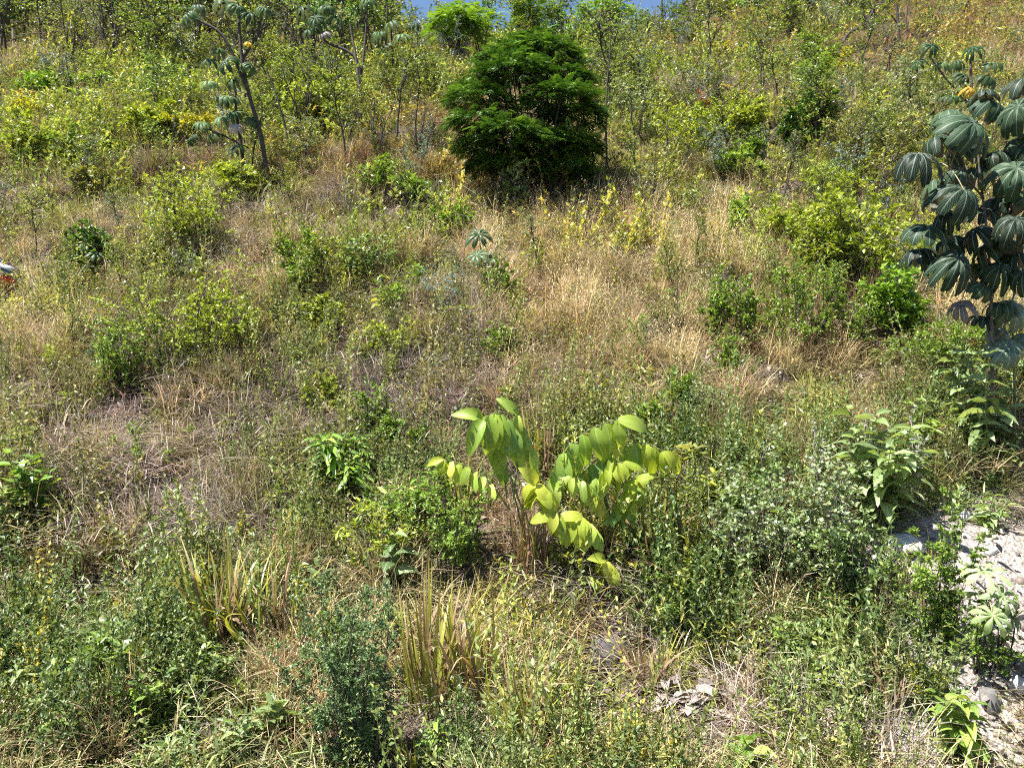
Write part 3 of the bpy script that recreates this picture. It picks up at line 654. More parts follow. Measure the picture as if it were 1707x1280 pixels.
# --- bushes one can point at, from the crest down to the foot
U = dict  # short for parameter sets
dense = U(nst=9, nb=8, nt=5, nl=8, tilt=.45, bl=.42, base_r=.1)
upright = U(nst=16, nb=10, nt=0, nl=18, tilt=.16, bl=.2, base_r=.12, t0=.25, wander=.16)
light = U(nst=4, nb=8, nt=4, nl=7, tilt=.3)
SH = [
 # px, py, h, w, leaf m, material, preset, label, name
 (310, 612, 165, 190, .035, 'yg', U(nst=30, nb=9, nt=0, nl=20, tilt=.22, bl=.2, base_r=.25, t0=.35, wander=.16), 'wide yellow-green bush of many thin upright stems, left of the slope middle', 'bushy_shrub'),
 (212, 655, 125, 80, .033, 'g', upright, 'narrow mid-green bush standing lower left of the wide many-stemmed bush', 'bushy_shrub'),
 (395, 600, 85, 60, .033, 'yg', upright, 'small leafy bush touching the right side of the wide many-stemmed bush', 'bushy_shrub'),
 (330, 410, 105, 130, .05, 'yg', dense, 'rounded yellow-green bush on the upper left slope under the thin tall saplings', 'shrub'),
 (265, 460, 60, 80, .05, 'ol', dense, 'small olive bush between the dark clump at left and the rounded yellow-green bush', 'shrub'),
 (150, 470, 95, 80, .06, 'dg', U(nst=6, nb=8, nt=4, nl=9), 'dark green clump with shaded underside near the left edge above the straw grass', 'shrub'),
 (510, 500, 105, 70, .045, 'g', upright, 'mid-green upright bush left of the light leafy weeds in the middle of the slope', 'bushy_shrub'),
 (535, 560, 60, 50, .045, 'yg', upright, 'short yellow-green bush just below the mid-green upright bush', 'bushy_shrub'),
 (620, 480, 80, 80, .055, 'pale', light, 'loose pale green bush with dangling leaves above the middle of the slope', 'shrub'),
 (660, 530, 80, 80, .05, 'g', light, 'loose green bush below the pale green one, near the middle of the slope', 'shrub'),
 (640, 610, 70, 90, .045, 'yg', light, 'thin yellow-green bush on the grey dead grass left of centre', 'shrub'),
 (560, 470, 70, 60, .04, 'yg', upright, 'slim yellow-green bush standing beside the pale dangling bush', 'bushy_shrub'),
 (830, 520, 75, 40, .035, 'g', upright, 'slim dark-tipped green bush just under the blue-green palmate seedling', 'bushy_shrub'),
 (835, 610, 60, 50, .035, 'g', upright, 'small green tuft of stems in dry grass under the slim bush', 'bushy_shrub'),
 (765, 400, 50, 55, .05, 'bright', dense, 'small bright green bush at the left foot of the dense dark tree', 'shrub'),
 (1335, 600, 160, 110, .034, 'g', U(nst=26, nb=9, nt=0, nl=22, tilt=.14, bl=.18, base_r=.2, t0=.3, wander=.16), 'tall bright green bush of packed upright stems over rust-coloured grass at right', 'bushy_shrub'),
 (1415, 595, 130, 90, .034, 'g', upright, 'green upright bush touching the right side of the packed-stem bush', 'bushy_shrub'),
 (1195, 580, 110, 50, .034, 'g', upright, 'narrow upright green bush in straw grass left of the packed-stem bush', 'bushy_shrub'),
 (1240, 590, 120, 45, .034, 'g', upright, 'thin upright green bush between the narrow bush and the packed-stem bush', 'bushy_shrub'),
 (1215, 640, 70, 35, .03, 'bright', upright, 'short bright green sprig bush in front of the thin upright bush', 'bushy_shrub'),
 (1430, 480, 150, 150, .07, 'yg', dense, 'large-leaved yellow-green bush left of the big-leaved cecropia', 'shrub'),
 (1360, 470, 120, 100, .06, 'yg', dense, 'yellow-green bush with dark twigs left of the large-leaved bush', 'shrub'),
 (1480, 560, 110, 90, .065, 'bright', dense, 'glossy light green bush under the large-leaved yellow-green bush', 'shrub'),
 (1300, 420, 70, 90, .06, 'yg', dense, 'low yellow-green bush at the edge of the straw grass upper right', 'shrub'),
 (1545, 630, 85, 110, .04, 'g', dense, 'low mid-green bush below the hanging cecropia leaves', 'shrub'),
 (1230, 410, 75, 22, .06, 'bright', light, 'small thin bright green climber standing alone in the straw grass', 'climber'),
 (100, 170, 42, 110, .10, 'bright', dense, 'low vivid green bush on the upper left slope under a dead thicket', 'shrub'),
 (165, 165, 30, 60, .10, 'bright', dense, 'small vivid green bush right of the low vivid green bush', 'shrub'),
 (525, 215, 75, 90, .09, 'yg', dense, 'bright yellow-green bush behind the rust grass upper left of centre', 'shrub'),
 (260, 235, 50, 90, .09, 'yg', dense, 'flat-topped yellow-green bush above the dark hollow at left', 'shrub'),
 (320, 240, 40, 70, .08, 'ye', light, 'olive yellow bush right of the flat-topped one above the hollow', 'shrub'),
 (35, 285, 100, 80, .08, 'yg', light, 'yellow-green bush at the left edge with yellow shoots', 'shrub'),
 (50, 215, 50, 80, .07, 'ye', light, 'yellow-flowered thin bush at the left edge above the yellow-green one', 'shrub'),
 (125, 300, 90, 70, .07, 'g', light, 'sparse green bush in the tan grass of the upper left slope', 'shrub'),
 (130, 340, 50, 60, .10, 'ol', light, 'broad-leaved olive sapling on the left slope under the sparse green bush', 'sapling'),
 (385, 330, 50, 80, .07, 'yg', dense, 'yellow-green bush at the foot of the left cecropia', 'shrub'),
 (645, 330, 60, 70, .07, 'g', light, 'grey-stemmed green bush left of the dense dark tree', 'shrub'),
 (690, 340, 45, 50, .07, 'bright', light, 'small green bush close left of the dense dark tree among rust grass', 'shrub'),
 (1225, 245, 65, 80, .09, 'yg', dense, 'rounded yellow-green bush right of the dense dark tree', 'shrub'),
 (1240, 300, 60, 70, .08, 'g', dense, 'rounded green bush under the yellow-green one right of the dark tree', 'shrub'),
 (1160, 260, 80, 70, .08, 'yg', light, 'thin yellow-green bush on the left of the rounded bushes right of the tree', 'shrub'),
 (1185, 200, 40, 75, .05, 'red', light, 'bush with reddish-orange leaves right of the dense dark tree', 'shrub'),
 (1360, 160, 100, 60, .06, 'g', U(nst=4, nb=12, nt=8, nl=10), 'tall feathery green tree with a yellow flowering top, upper right', 'shrub'),
 (1390, 130, 55, 60, .08, 'ye', light, 'yellow-flowering bush beside the feathery tree on the upper right slope', 'shrub'),
 (1410, 130, 20, 50, .08, 'ye', light, 'flat spray of yellow flowers low beside the bent grey branch', 'shrub'),
 (1190, 120, 45, 50, .09, 'ye', light, 'yellow-green flowering bush on the grey upper slope', 'shrub'),
 (1245, 110, 35, 30, .08, 'ye', light, 'small yellow shrub right of the flowering one on the grey upper slope', 'shrub'),
 (1315, 270, 85, 32, .06, 'dg', U(nst=3, nb=12, nt=5, nl=10, tilt=.05), 'narrow column of dark green vine on the upper right slope', 'climber'),
 (1358, 255, 100, 45, .07, 'dg', U(nst=3, nb=12, nt=5, nl=10, tilt=.05), 'wider column of dark green vine right of the narrow one', 'climber'),
 (1350, 205, 45, 90, .07, 'g', dense, 'green vine canopy draped over the dark columns', 'climber'),
 (1460, 330, 130, 110, .06, 'ol', light, 'airy grey-green bush with dark forked stem left of the cecropia', 'shrub'),
 (1560, 290, 130, 110, .06, 'gg', light, 'grey-green airy bush behind the cecropia crown', 'shrub'),
 (1530, 230, 130, 90, .055, 'gg', light, 'thin grey-green sapling rising behind the cecropia crown', 'sapling'),
 (1400, 280, 110, 100, .06, 'ol', light, 'airy olive bush between the vine columns and the cecropia', 'shrub'),
 (1380, 360, 80, 90, .06, 'yg', light, 'small airy bush below the vine columns', 'shrub'),
 (1080, 370, 130, 110, .055, 'ol', U(nst=5, nb=6, nt=3, nl=6, tilt=.4), 'spreading olive bush with forked bare stems right of the dark tree foot', 'shrub'),
 (1120, 300, 130, 90, .055, 'yg', light, 'airy yellow-green sapling right of the dense dark tree', 'sapling'),
 (1060, 250, 120, 70, .055, 'gg', light, 'grey-green sapling touching the right side of the dense dark tree', 'sapling'),
 (870, 370, 110, 60, .07, 'pale', U(nst=3, nb=8, nt=3, nl=7), 'light green rounded-leaf bush in front of the dark tree trunk', 'shrub'),
 (930, 340, 60, 50, .075, 'bright', light, 'bright green leafy shoot under the right half of the dark tree', 'shrub'),
 (845, 330, 70, 60, .05, 'gg', light, 'thorny grey-green twig bush under the left half of the dark tree', 'shrub'),
 (630, 740, 95, 60, .03, 'g', upright, 'upright green sprig bush above the drooping-leaved plant', 'bushy_shrub'),
 (650, 760, 60, 50, .03, 'g', upright, 'short green sprig bush right of the upright one above the drooping-leaved plant', 'bushy_shrub'),
 (540, 690, 60, 50, .03, 'yg', upright, 'small yellow-green sprig in grey dead grass left of the upright sprig bush', 'bushy_shrub'),
 (700, 770, 55, 30, .03, 'g', upright, 'single green sprig left of the large pinnate leaves', 'bushy_shrub'),
 (845, 690, 40, 22, .03, 'yg', upright, 'tiny yellow-green sprig standing right behind the left pinnate leaf', 'bushy_shrub'),
 (745, 960, 170, 130, .028, 'g', U(nst=20, nb=11, nt=2, nl=9, tilt=.2, bl=.16, base_r=.2, r0=.004), 'dense small-leaved green bush left of the reed clump', 'bushy_shrub'),
 (640, 960, 110, 110, .045, 'yg', light, 'leafy green bush under the drooping-leaved plant', 'shrub'),
 (605, 1285, 310, 170, .015, 'bl', U(nst=26, nb=17, nt=5, nl=13, tilt=.2, bl=.13, base_r=.16, t0=.08, r0=.003), 'tall soft blue-green bush of tiny leaves at the bottom, left of the reeds', 'fine_leaved_bush'),
 (560, 1150, 120, 60, .018, 'g', U(nst=8, nb=12, nt=4, nl=9, tilt=.15, bl=.15, base_r=.05), 'narrow fine-leaved green bush against the left side of the blue-green one', 'fine_leaved_bush'),
 (1320, 985, 230, 250, .03, 'gg', U(nst=20, nb=8, nt=3, nl=7, tilt=.35, bl=.25, base_r=.2, ratio=.75, r0=.005), 'grey-green bush with small round leaves and whitish sprays at lower right', 'shrub'),
 (1400, 1010, 190, 150, .03, 'pale', U(r0=.005, nst=12, nb=9, nt=4, nl=7, tilt=.2, bl=.25, base_r=.1, ratio=.7), 'grey-green round-leaved bush right behind the broad pale plant foot', 'shrub'),
 (1250, 900, 120, 110, .032, 'pale', U(nst=10, nb=8, nt=3, nl=7, tilt=.25, bl=.25, ratio=.6), 'pale green small-leaved bush left of the grey-green bush', 'shrub'),
 (1570, 1080, 230, 90, .024, 'g', U(r0=.003, nst=14, nb=16, nt=3, nl=9, tilt=.14, bl=.10, base_r=.1, t0=.15), 'dark upright bush of small leaves in front of the pale gravel', 'bushy_shrub'),
 (1640, 1130, 130, 110, .022, 'g', U(nst=12, nb=12, nt=2, nl=8, tilt=.25, bl=.15, base_r=.1, t0=.15), 'dark small-leaved bush beneath the palmate plant beside the gravel', 'bushy_shrub'),
 (1480, 1050, 130, 90, .02, 'g', U(nst=9, nb=10, nt=2, nl=7, tilt=.25, bl=.2, base_r=.1), 'small-leaved bush with dark stems left of the upright bush', 'bushy_shrub'),
 (1130, 1040, 80, 100, .022, 'g', U(nst=10, nb=8, nt=2, nl=8, tilt=.35, bl=.25, base_r=.08), 'low green bush right above the dark rock', 'bushy_shrub'),
 (1268, 1175, 85, 80, .014, 'str', U(nst=14, nb=10, nt=3, nl=8, tilt=.3, bl=.25, base_r=.05), 'pale straw-coloured seedy bush at the lower right', 'seedy_bush'),
 (1620, 700, 110, 120, .04, 'pale', U(nst=8, nb=8, nt=2, nl=7, tilt=.3), 'pale green bush under the lowest cecropia leaves', 'shrub'),
 (1180, 700, 60, 70, .03, 'gg', light, 'small grey-green bush above the brown-tipped sapling', 'shrub'),
 (1140, 690, 65, 50, .032, 'g', upright, 'small dark-green sprig bush right above the pinnate leaves', 'bushy_shrub'),
 (60, 640, 60, 90, .03, 'yg', light, 'thin yellow-green bush in straw grass at the left edge', 'shrub'),
 (250, 775, 60, 100, .03, 'g', U(nst=12, nb=7, nt=0, nl=12, tilt=.35, bl=.2, base_r=.15), 'low green bush on grey grass beneath the narrow mid-green bush', 'bushy_shrub'),
 (80, 1000, 40, 90, .02, 'g', dense, 'low green mat bush left of the dark hollow', 'shrub'),
]
for (px, py, hp, wp, leaf, mat, prm, label, name) in SH:
    q = dict(prm); q.setdefault('ratio', .45)
    if mat in ('ye', 'red'): q['bark'] = 'bark'
    if name == 'bushy_shrub': q['bark'] = 'bark_dark'
    sp = {'gg': (.95, .97, .95), 'yg': (.95, 1, .9)}.get(mat, (1, 1, 1))
    shrub(px, py, hp, wp, label, 'shrub' if 'shrub' in name or 'bush' in name else ('climbing plant' if name == 'climber' else 'sapling'), name, sp, leaf=leaf, mat='leaf_' + mat, **q)

# --- filler saplings and bushes: one of each kind built, then copied as individuals
def proto(**k): return shrub_meshes(**k)
SAP = [proto(h=2.0, w=1.2, nst=2, nb=12, nt=4, nl=8, leaf=.09, mat='leaf_ol', bark='bark_dark', tilt=.12, t0=.35, bl=.3, r0=.03),
       proto(h=2.4, w=1.1, nst=1, nb=18, nt=5, nl=8, leaf=.09, mat='leaf_yg', bark='bark_dark', tilt=.1, t0=.4, bl=.28, r0=.034),
       proto(h=1.8, w=1.1, nst=4, nb=8, nt=4, nl=8, leaf=.08, mat='leaf_gg', bark='bark', tilt=.25, t0=.35, bl=.3, r0=.02),
       proto(h=2.2, w=1.2, nst=3, nb=10, nt=5, nl=9, leaf=.10, mat='leaf_g', bark='bark_dark', tilt=.2, t0=.45, bl=.32, r0=.03),
       proto(h=2.0, w=1.1, nst=6, nb=6, nt=4, nl=2, leaf=.055, mat='leaf_ol', bark='bark_dark', tilt=.35, t0=.25, bl=.35, r0=.026),
       proto(h=1.2, w=1.1, nst=5, nb=7, nt=4, nl=8, leaf=.075, mat='leaf_yg', bark='bark', tilt=.35, t0=.25, bl=.3, r0=.01),
       proto(h=1.4, w=1.3, nst=7, nb=7, nt=4, nl=3, leaf=.05, mat='leaf_br', bark='bark', tilt=.4, t0=.15, bl=.35, r0=.009),
       proto(h=2.2, w=1.4, nst=3, nb=9, nt=6, nl=9, leaf=.08, mat='leaf_bright', bark='bark_dark', tilt=.25, t0=.4, bl=.3, r0=.03)]
SAPNAME = ['thin_sapling', 'thin_sapling', 'airy_bush', 'sapling_tree', 'bare_bush', 'leafy_bush', 'dry_bush', 'sapling_tree']
SAPCAT = ['sapling', 'sapling', 'shrub', 'tree', 'shrub', 'shrub', 'shrub', 'tree']
SAPTXT = ['thin olive sapling with dark stems', 'single-stemmed yellow-green sapling', 'airy grey-green bush', 'green-crowned young tree with dark trunk',
          'nearly bare dark-branched bush', 'leafy yellow-green bush', 'dry brown twiggy bush', 'bright green young tree']
SAPGRP = ['thin olive saplings on the slope', 'yellow-green saplings on the slope', 'airy grey-green bushes', 'green-crowned young trees', 'bare dark-branched bushes',
          'leafy yellow-green bushes', 'dry brown bushes', 'bright young trees']
FILL = []
SHORT = ['thin olive sapling', 'slim yellow-green sapling', 'airy grey-green bush', 'green-crowned young tree', 'nearly bare dark bush', 'leafy yellow-green bush', 'dry brown twiggy bush', 'bright green young tree']
MARKS = [(875, 200, 'the dense dark tree'), (400, 100, 'the slender upper-left cecropia'), (600, 120, 'the dark forked cecropia'), (22, 70, 'the fence post'), (215, 90, 'the leafless fan-shaped shrub'),
         (100, 155, 'the low vivid green bush'), (525, 180, 'the bright bush in rust grass'), (768, 70, 'the bright feathery tree'), (1010, 40, 'the feathery tree on the crest'), (1105, 20, 'the pole-like trunk'),
         (1352, 130, 'the feathery upper-right shrub'), (1425, 60, 'the hooked bare tree'), (1505, 50, 'the forked dark trunks'), (1600, 20, 'the top right leaning trunk'), (1620, 130, 'the cecropia with a yellow leaf'),
         (1620, 350, 'the large cecropia'), (1225, 220, 'the rounded bushes right of the tree'), (1185, 185, 'the reddish bush'), (1340, 230, 'the dark vine columns'), (1430, 410, 'the large-leaved yellow-green bush'),
         (1335, 530, 'the packed-stem green bush'), (1230, 375, 'the lone green climber'), (320, 530, 'the wide many-stemmed bush'), (150, 430, 'the dark green clump'), (5, 450, 'the striped cloth'),
         (800, 440, 'the blue-green palmate seedling'), (510, 450, 'the mid-green upright bush'), (830, 570, 'the slim bush under the seedling'), (640, 690, 'the upright sprig bush'), (1000, 480, 'the straw grass'),
         (270, 290, 'the dark hollow at upper left'), (1185, 130, 'the yellow-green flowering bush'), (655, 60, 'the pale-leaved cecropia'), (640, 450, 'the loose pale green bush'), (300, 350, 'the rounded yellow-green bush'),
         (50, 200, 'the yellow-flowered thin bush'), (130, 320, 'the broad-leaved olive sapling'), (1460, 270, 'the airy bush with forked stem'), (1080, 310, 'the spreading olive bush'), (1012, 180, 'the trunk right of the dense tree'),
         (740, 270, 'the rust grass'), (1650, 60, 'the brown grass patch'), (1410, 125, 'the flat yellow flower spray'), (712, 655, 'the tiny red flower'), (1460, 780, 'the pale broad-leaved plant')]
def name_fillers():
    used = set()
    for o, k, px, py in FILL:
        d = sorted(((px - a) ** 2 + (py - b) ** 2, a, b, t) for a, b, t in MARKS)[:10]
        best = None
        for _, a, b, t in d:
            dx, dy = px - a, py - 30 - b
            ds = math.hypot(dx, dy)
            if abs(dx) > 2 * abs(dy): w = 'right of' if dx > 0 else 'left of'
            elif abs(dy) > 2 * abs(dx): w = 'below' if dy > 0 else 'above'
            else: w = ('lower ' if dy > 0 else 'upper ') + ('right of' if dx > 0 else 'left of')
            w = ('just ' if ds < 55 else 'well ' if ds > 130 else '') + w
            lab = SHORT[k] + ' ' + w + ' ' + t
            if best is None: best = lab
            if lab not in used: best = lab; break
        used.add(best); o['label'] = best
def copy_plant(k, p, s, rz, label, group, tint, sz=1.0):
    st, fo = SAP[k]
    o = thing(SAPNAME[k], p, label, SAPCAT[k], group); o.rotation_euler = (0, 0, rz); o.scale = (s, s, s * sz)
    link('stem', st, o)
    b = link('foliage', fo, o); b['kind'] = 'stuff'; b.color = (*tint, 1)
    return o
def fill(n, x0, x1, y0, y1, kinds, wts, s0, s1, where, near=0.0, avoid=()):
    """n plants with feet seen inside a window of the photograph, spread by area"""
    R = random.Random(hash(where) % 1000 if False else sum(map(ord, where)))
    for _ in range(n):
        px, py = R.uniform(x0, x1), R.uniform(y0, y1)
        if any((px - a) ** 2 / c ** 2 + (py - b) ** 2 / d ** 2 < 1 for a, b, c, d in avoid): continue
        k = R.choices(kinds, wts)[0]
        p = at(px, py)
        dep = float((p - CAM) @ FW)
        s = R.uniform(s0, s1) * (dep / F_PX) / (2.0 if k not in (5, 6) else 1.4)
        c = R.uniform(.6, 1.15); t = (c * R.uniform(.74, 1.0), c * .93, c * R.uniform(1.1, 2.0))
        FILL.append((copy_plant(k, p, s, R.uniform(0, 6.28), 'x', SAPGRP[k], t, R.uniform(.85, 1.2)), k, px, py))
TREE = (875, 250, 125, 150)
fill(30, -40, 660, 60, 140, [0, 1, 3, 4], [4, 4, 3, 4], 120, 175, 'tall at the left')
fill(42, -40, 640, 40, 110, [0, 1, 2, 3, 4, 7], [4, 4, 3, 3, 3, 1.5], 75, 130, 'in the thicket along the top left of the slope')
fill(34, -40, 700, 110, 210, [0, 1, 2, 4, 5, 6], [3, 3, 3, 4, 3, 2], 55, 110, 'on the upper left slope below the thicket', avoid=[TREE])
fill(22, 380, 760, 130, 300, [0, 1, 2, 4], [3, 3, 2, 3], 70, 130, 'in the rust grass left of the dense dark tree', avoid=[TREE])
fill(30, 0, 740, 230, 420, [2, 5, 6, 0, 4], [3, 4, 3, 1, 2], 35, 75, 'on the middle left slope', avoid=[TREE, (600, 310, 70, 60)])
fill(32, 640, 1190, 32, 62, [0, 1, 3, 7, 2], [3, 4, 2, 1, 2], 30, 60, 'on the crest against the sky')
fill(18, 640, 1000, 65, 130, [0, 1, 3, 7, 2], [3, 3, 3, 3, 2], 60, 110, 'behind the dense dark tree')
fill(30, 1000, 1330, 60, 200, [0, 1, 2, 4, 6, 5], [3, 3, 3, 2, 3, 2], 50, 90, 'on the upper slope right of the dense dark tree')
fill(30, 1150, 1480, 20, 70, [0, 3, 2, 4, 6], [4, 3, 3, 3, 2], 50, 90, 'at the upper right edge of the scrub')
fill(18, 1440, 1740, 30, 110, [2, 4, 6, 0], [2, 3, 3, 1], 35, 60, 'on the brown grass at the top right')
fill(34, 1010, 1520, 200, 330, [0, 2, 1, 5, 4], [3, 4, 3, 3, 1.5], 55, 105, 'on the right slope between the dark tree and the cecropia', avoid=[(1180, 340, 60, 30)])
fill(16, 1270, 1530, 330, 520, [5, 2, 1], [4, 2, 2], 60, 100, 'left of the cecropia at the edge of the straw grass')
fill(16, 1480, 1720, 130, 260, [2, 0, 4, 6], [3, 2, 3, 2], 45, 80, 'behind the cecropia at right')
fill(34, 0, 760, 440, 700, [5, 6, 2], [4, 4, 2], 25, 55, 'among the dry grass left of centre')
fill(18, 1060, 1700, 520, 720, [5, 6, 2], [3, 3, 3], 30, 60, 'among the straw grass right of centre')
fill(26, 60, 760, 470, 660, [5, 2, 4], [4, 3, 2], 35, 70, 'b')
fill(46, 20, 1500, 300, 620, [1, 0, 2], [5, 2, 2], 45, 100, 'd')
fill(20, 400, 1500, 130, 300, [1, 0], [4, 3], 90, 150, 'ee', avoid=[TREE])
fill(14, 1040, 1560, 540, 660, [5, 2, 4], [4, 3, 2], 35, 70, 'c')
fill(12, 900, 1050, 330, 420, [6, 4, 2], [3, 3, 2], 50, 90, 'at the foot of the dense dark tree')

# --- the dense dark tree
def feather_crown(blobs, n_per, rach, pin, mat, seed_up=.25):
    f = Geo()
    for (c, r, k) in blobs:
        n = int(n_per * k)
        u = rdir(n); u[:, 2] = np.abs(u[:, 2]) * np.where(rng.random(n) < .82, 1, -.6)
        shell = rng.uniform(.35, 1.0, n) ** .5 * np.where(rng.random(n) < .12, rng.uniform(1.0, 1.35, n), 1)
        p = c + u * r * shell[:, None]
        d = unit(u * [1, 1, .25] + rdir(n) * .35 + [0, 0, -.08])
        _, sd_, nn = frame(d, np.tile([0, 0, 1.], (n, 1)), rng.normal(0, .3, n))
        L = rach * rng.uniform(.7, 1.25, n); m = 11
        tt = np.linspace(.08, 1, m)
        var = np.clip(rng.random(n) * .5 + .55 * (shell - .6) + .3 * u[:, 2], 0, 1)  # lighter tips for new growth; sunlit tops and dark interior painted in as colour
        for sgn in (-1, 1):
            st = p[:, None] + d[:, None] * (L[:, None] * tt)[..., None] - nn[:, None] * (L[:, None] * .35 * tt ** 2)[..., None]
            dd = unit(sd_[:, None] * sgn + d[:, None] * .45 - nn[:, None] * .2 + rng.normal(0, .08, (n, m, 3)))
            env = np.sin(np.pi * np.clip(tt * .8 + .15, 0, 1))[None]
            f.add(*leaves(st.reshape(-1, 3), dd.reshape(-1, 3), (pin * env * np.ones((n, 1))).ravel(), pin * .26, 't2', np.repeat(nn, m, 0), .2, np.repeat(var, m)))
    return f
def dark_tree():
    p0 = at(900, 378); y0 = p0[1]
    o = thing('dense_tree', p0, 'dense dark green rounded tree with layered feathery foliage, upper centre of the slope', 'tree')
    B = []
    for (px, py, rx, ry, dy, k) in [(893, 66, 26, 18, .4, .35), (862, 84, 40, 22, .3, .5), (910, 84, 44, 24, .25, .6), (845, 105, 46, 32, .1, .8), (915, 104, 60, 34, .3, .9), (950, 140, 34, 26, .2, .5), (808, 140, 30, 22, .1, .4), (855, 125, 60, 38, -.2, .9), (925, 130, 55, 32, .1, .7),
                                    (795, 170, 50, 34, -.1, 1), (800, 205, 48, 30, -.35, .8), (935, 165, 58, 34, -.35, 1.1), (965, 195, 38, 36, 0, .8), (875, 205, 55, 40, .2, .9),
                                    (845, 225, 55, 30, -.55, 1), (800, 250, 36, 34, -.2, .8), (905, 245, 50, 40, -.3, 1), (955, 250, 40, 40, -.2, .9), (940, 285, 48, 28, -.2, .8), (860, 275, 50, 30, -.2, .8), (810, 278, 30, 22, -.1, .4)]:
        y = y0 + .6 + dy; sc = y / F_PX
        B.append((onray(px, py, y) - p0, np.array([rx * sc, (rx + ry) * .5 * sc, ry * sc]), k))
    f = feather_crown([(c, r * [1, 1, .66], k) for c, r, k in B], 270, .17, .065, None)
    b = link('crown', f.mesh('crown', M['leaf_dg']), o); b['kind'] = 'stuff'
    g = Geo()
    for (c, r, k) in B:
        st = np.array([rng.normal(0, .1), .3 + rng.normal(0, .1), -.1]); mid = (st + c) * .5 + [0, .1, -.1]
        t = np.linspace(0, 1, 6)[:, None]
        g.add(*tubes((1 - t) ** 2 * st + 2 * t * (1 - t) * mid + t * t * c, .028, .007, 6))
    t = link('trunk', g.mesh('trunk', M['bark_dark'], True), o); t['kind'] = 'stuff'
dark_tree()
def feathery_tree(px, py, hp, wp, label, mat, n=55, dy=0):
    p0 = at(px, py); dep = p0[1]; sc = dep / F_PX
    o = thing('feathery_tree', p0, label, 'tree')
    B = []; R = rng
    for i in range(8):
        a = R.uniform(0, 6.28); z = R.uniform(.45, .95) * hp
        rr = wp * .5 * R.uniform(.1, .65)
        B.append((np.array([rr * math.cos(a), rr * math.sin(a), z]) * sc, np.array([wp * .28, wp * .28, hp * .15]) * sc, 1))
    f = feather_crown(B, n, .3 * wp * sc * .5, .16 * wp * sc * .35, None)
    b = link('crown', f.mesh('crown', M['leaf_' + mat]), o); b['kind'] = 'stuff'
    g = Geo()
    for (c, r, k) in B:
        t = np.linspace(0, 1, 5)[:, None]
        g.add(*tubes(np.array([0, 0, -.1]) * (1 - t) ** 2 + 2 * t * (1 - t) * np.array([0, 0, c[2] * .6]) + t * t * c, .02, .006, 5))
    t = link('trunk', g.mesh('trunk', M['bark_dark'], True), o); t['kind'] = 'stuff'
feathery_tree(768, 122, 105, 120, 'bright green feathery young tree close to the upper left of the dense dark tree', 'bright')
feathery_tree(1010, 70, 75, 90, 'light green feathery tree at the crest right of the dense dark tree', 'bright')
feathery_tree(1352, 172, 75, 70, 'fine green feathery shrub below yellow flowers on the upper right slope', 'g', 40)
feathery_tree(885, 95, 95, 95, 'mid green feathery treetop behind the dense dark tree top', 'g', 50)
feathery_tree(1350, 40, 60, 80, 'light green tree at the top right of the slope above the feathery shrub', 'bright', 40)

# --- plants whose leaves can be told apart: every leaf is a part
_LM = {}
def leaf_mesh(kind, mat, v):
    key = (kind, mat, v)
    if key not in _LM:
        V, Fc = tpl(kind)
        V = V.copy(); R = np.random.default_rng(v + 5)
        V[:, 2] += .05 * np.sin(V[:, 0] * 7 + R.uniform(0, 6)) * np.abs(V[:, 1]) * 2 + R.uniform(-.12, .06) * V[:, 0] ** 2
        V[:, 1] += .12 * R.normal() * V[:, 0] ** 2; V[:, 1] *= 1 + R.uniform(-.12, .1) * np.sin(V[:, 0] * 9 + v); V[:, 2] += (.18 + .12 * R.random()) * np.abs(V[:, 1]) ** 1.5 * R.choice([-1, 1, 1])
        A = np.zeros((len(V), 4)); T0, _ = tpl(kind); A[:, 0] = .5; A[:, 1] = T0[:, 1]; A[:, 2] = T0[:, 0]; A[:, 3] = 1
        _LM[key] = mesh('leaf', V[:, [1, 0, 2]], [Fc], {'lf': A}, True, [M[mat]])
    return _LM[key]
def put_leaf(parent, p, d, up, L, Wd, kind, mat, name='leaf', tint=(1, 1, 1), roll=0.0):
    d, s, n = frame(np.array([d], float), np.array([up], float), np.array([roll]) if roll else 0.0)
    o = bpy.data.objects.new(name, leaf_mesh(kind, mat, random.randrange(8))); COL.objects.link(o)
    o.parent = parent
    o.matrix_local = Matrix(((s[0][0] * Wd, d[0][0] * L, n[0][0] * L, p[0]), (s[0][1] * Wd, d[0][1] * L, n[0][1] * L, p[1]), (s[0][2] * Wd, d[0][2] * L, n[0][2] * L, p[2]), (0, 0, 0, 1)))
    o.color = (*tint, 1)
    return o
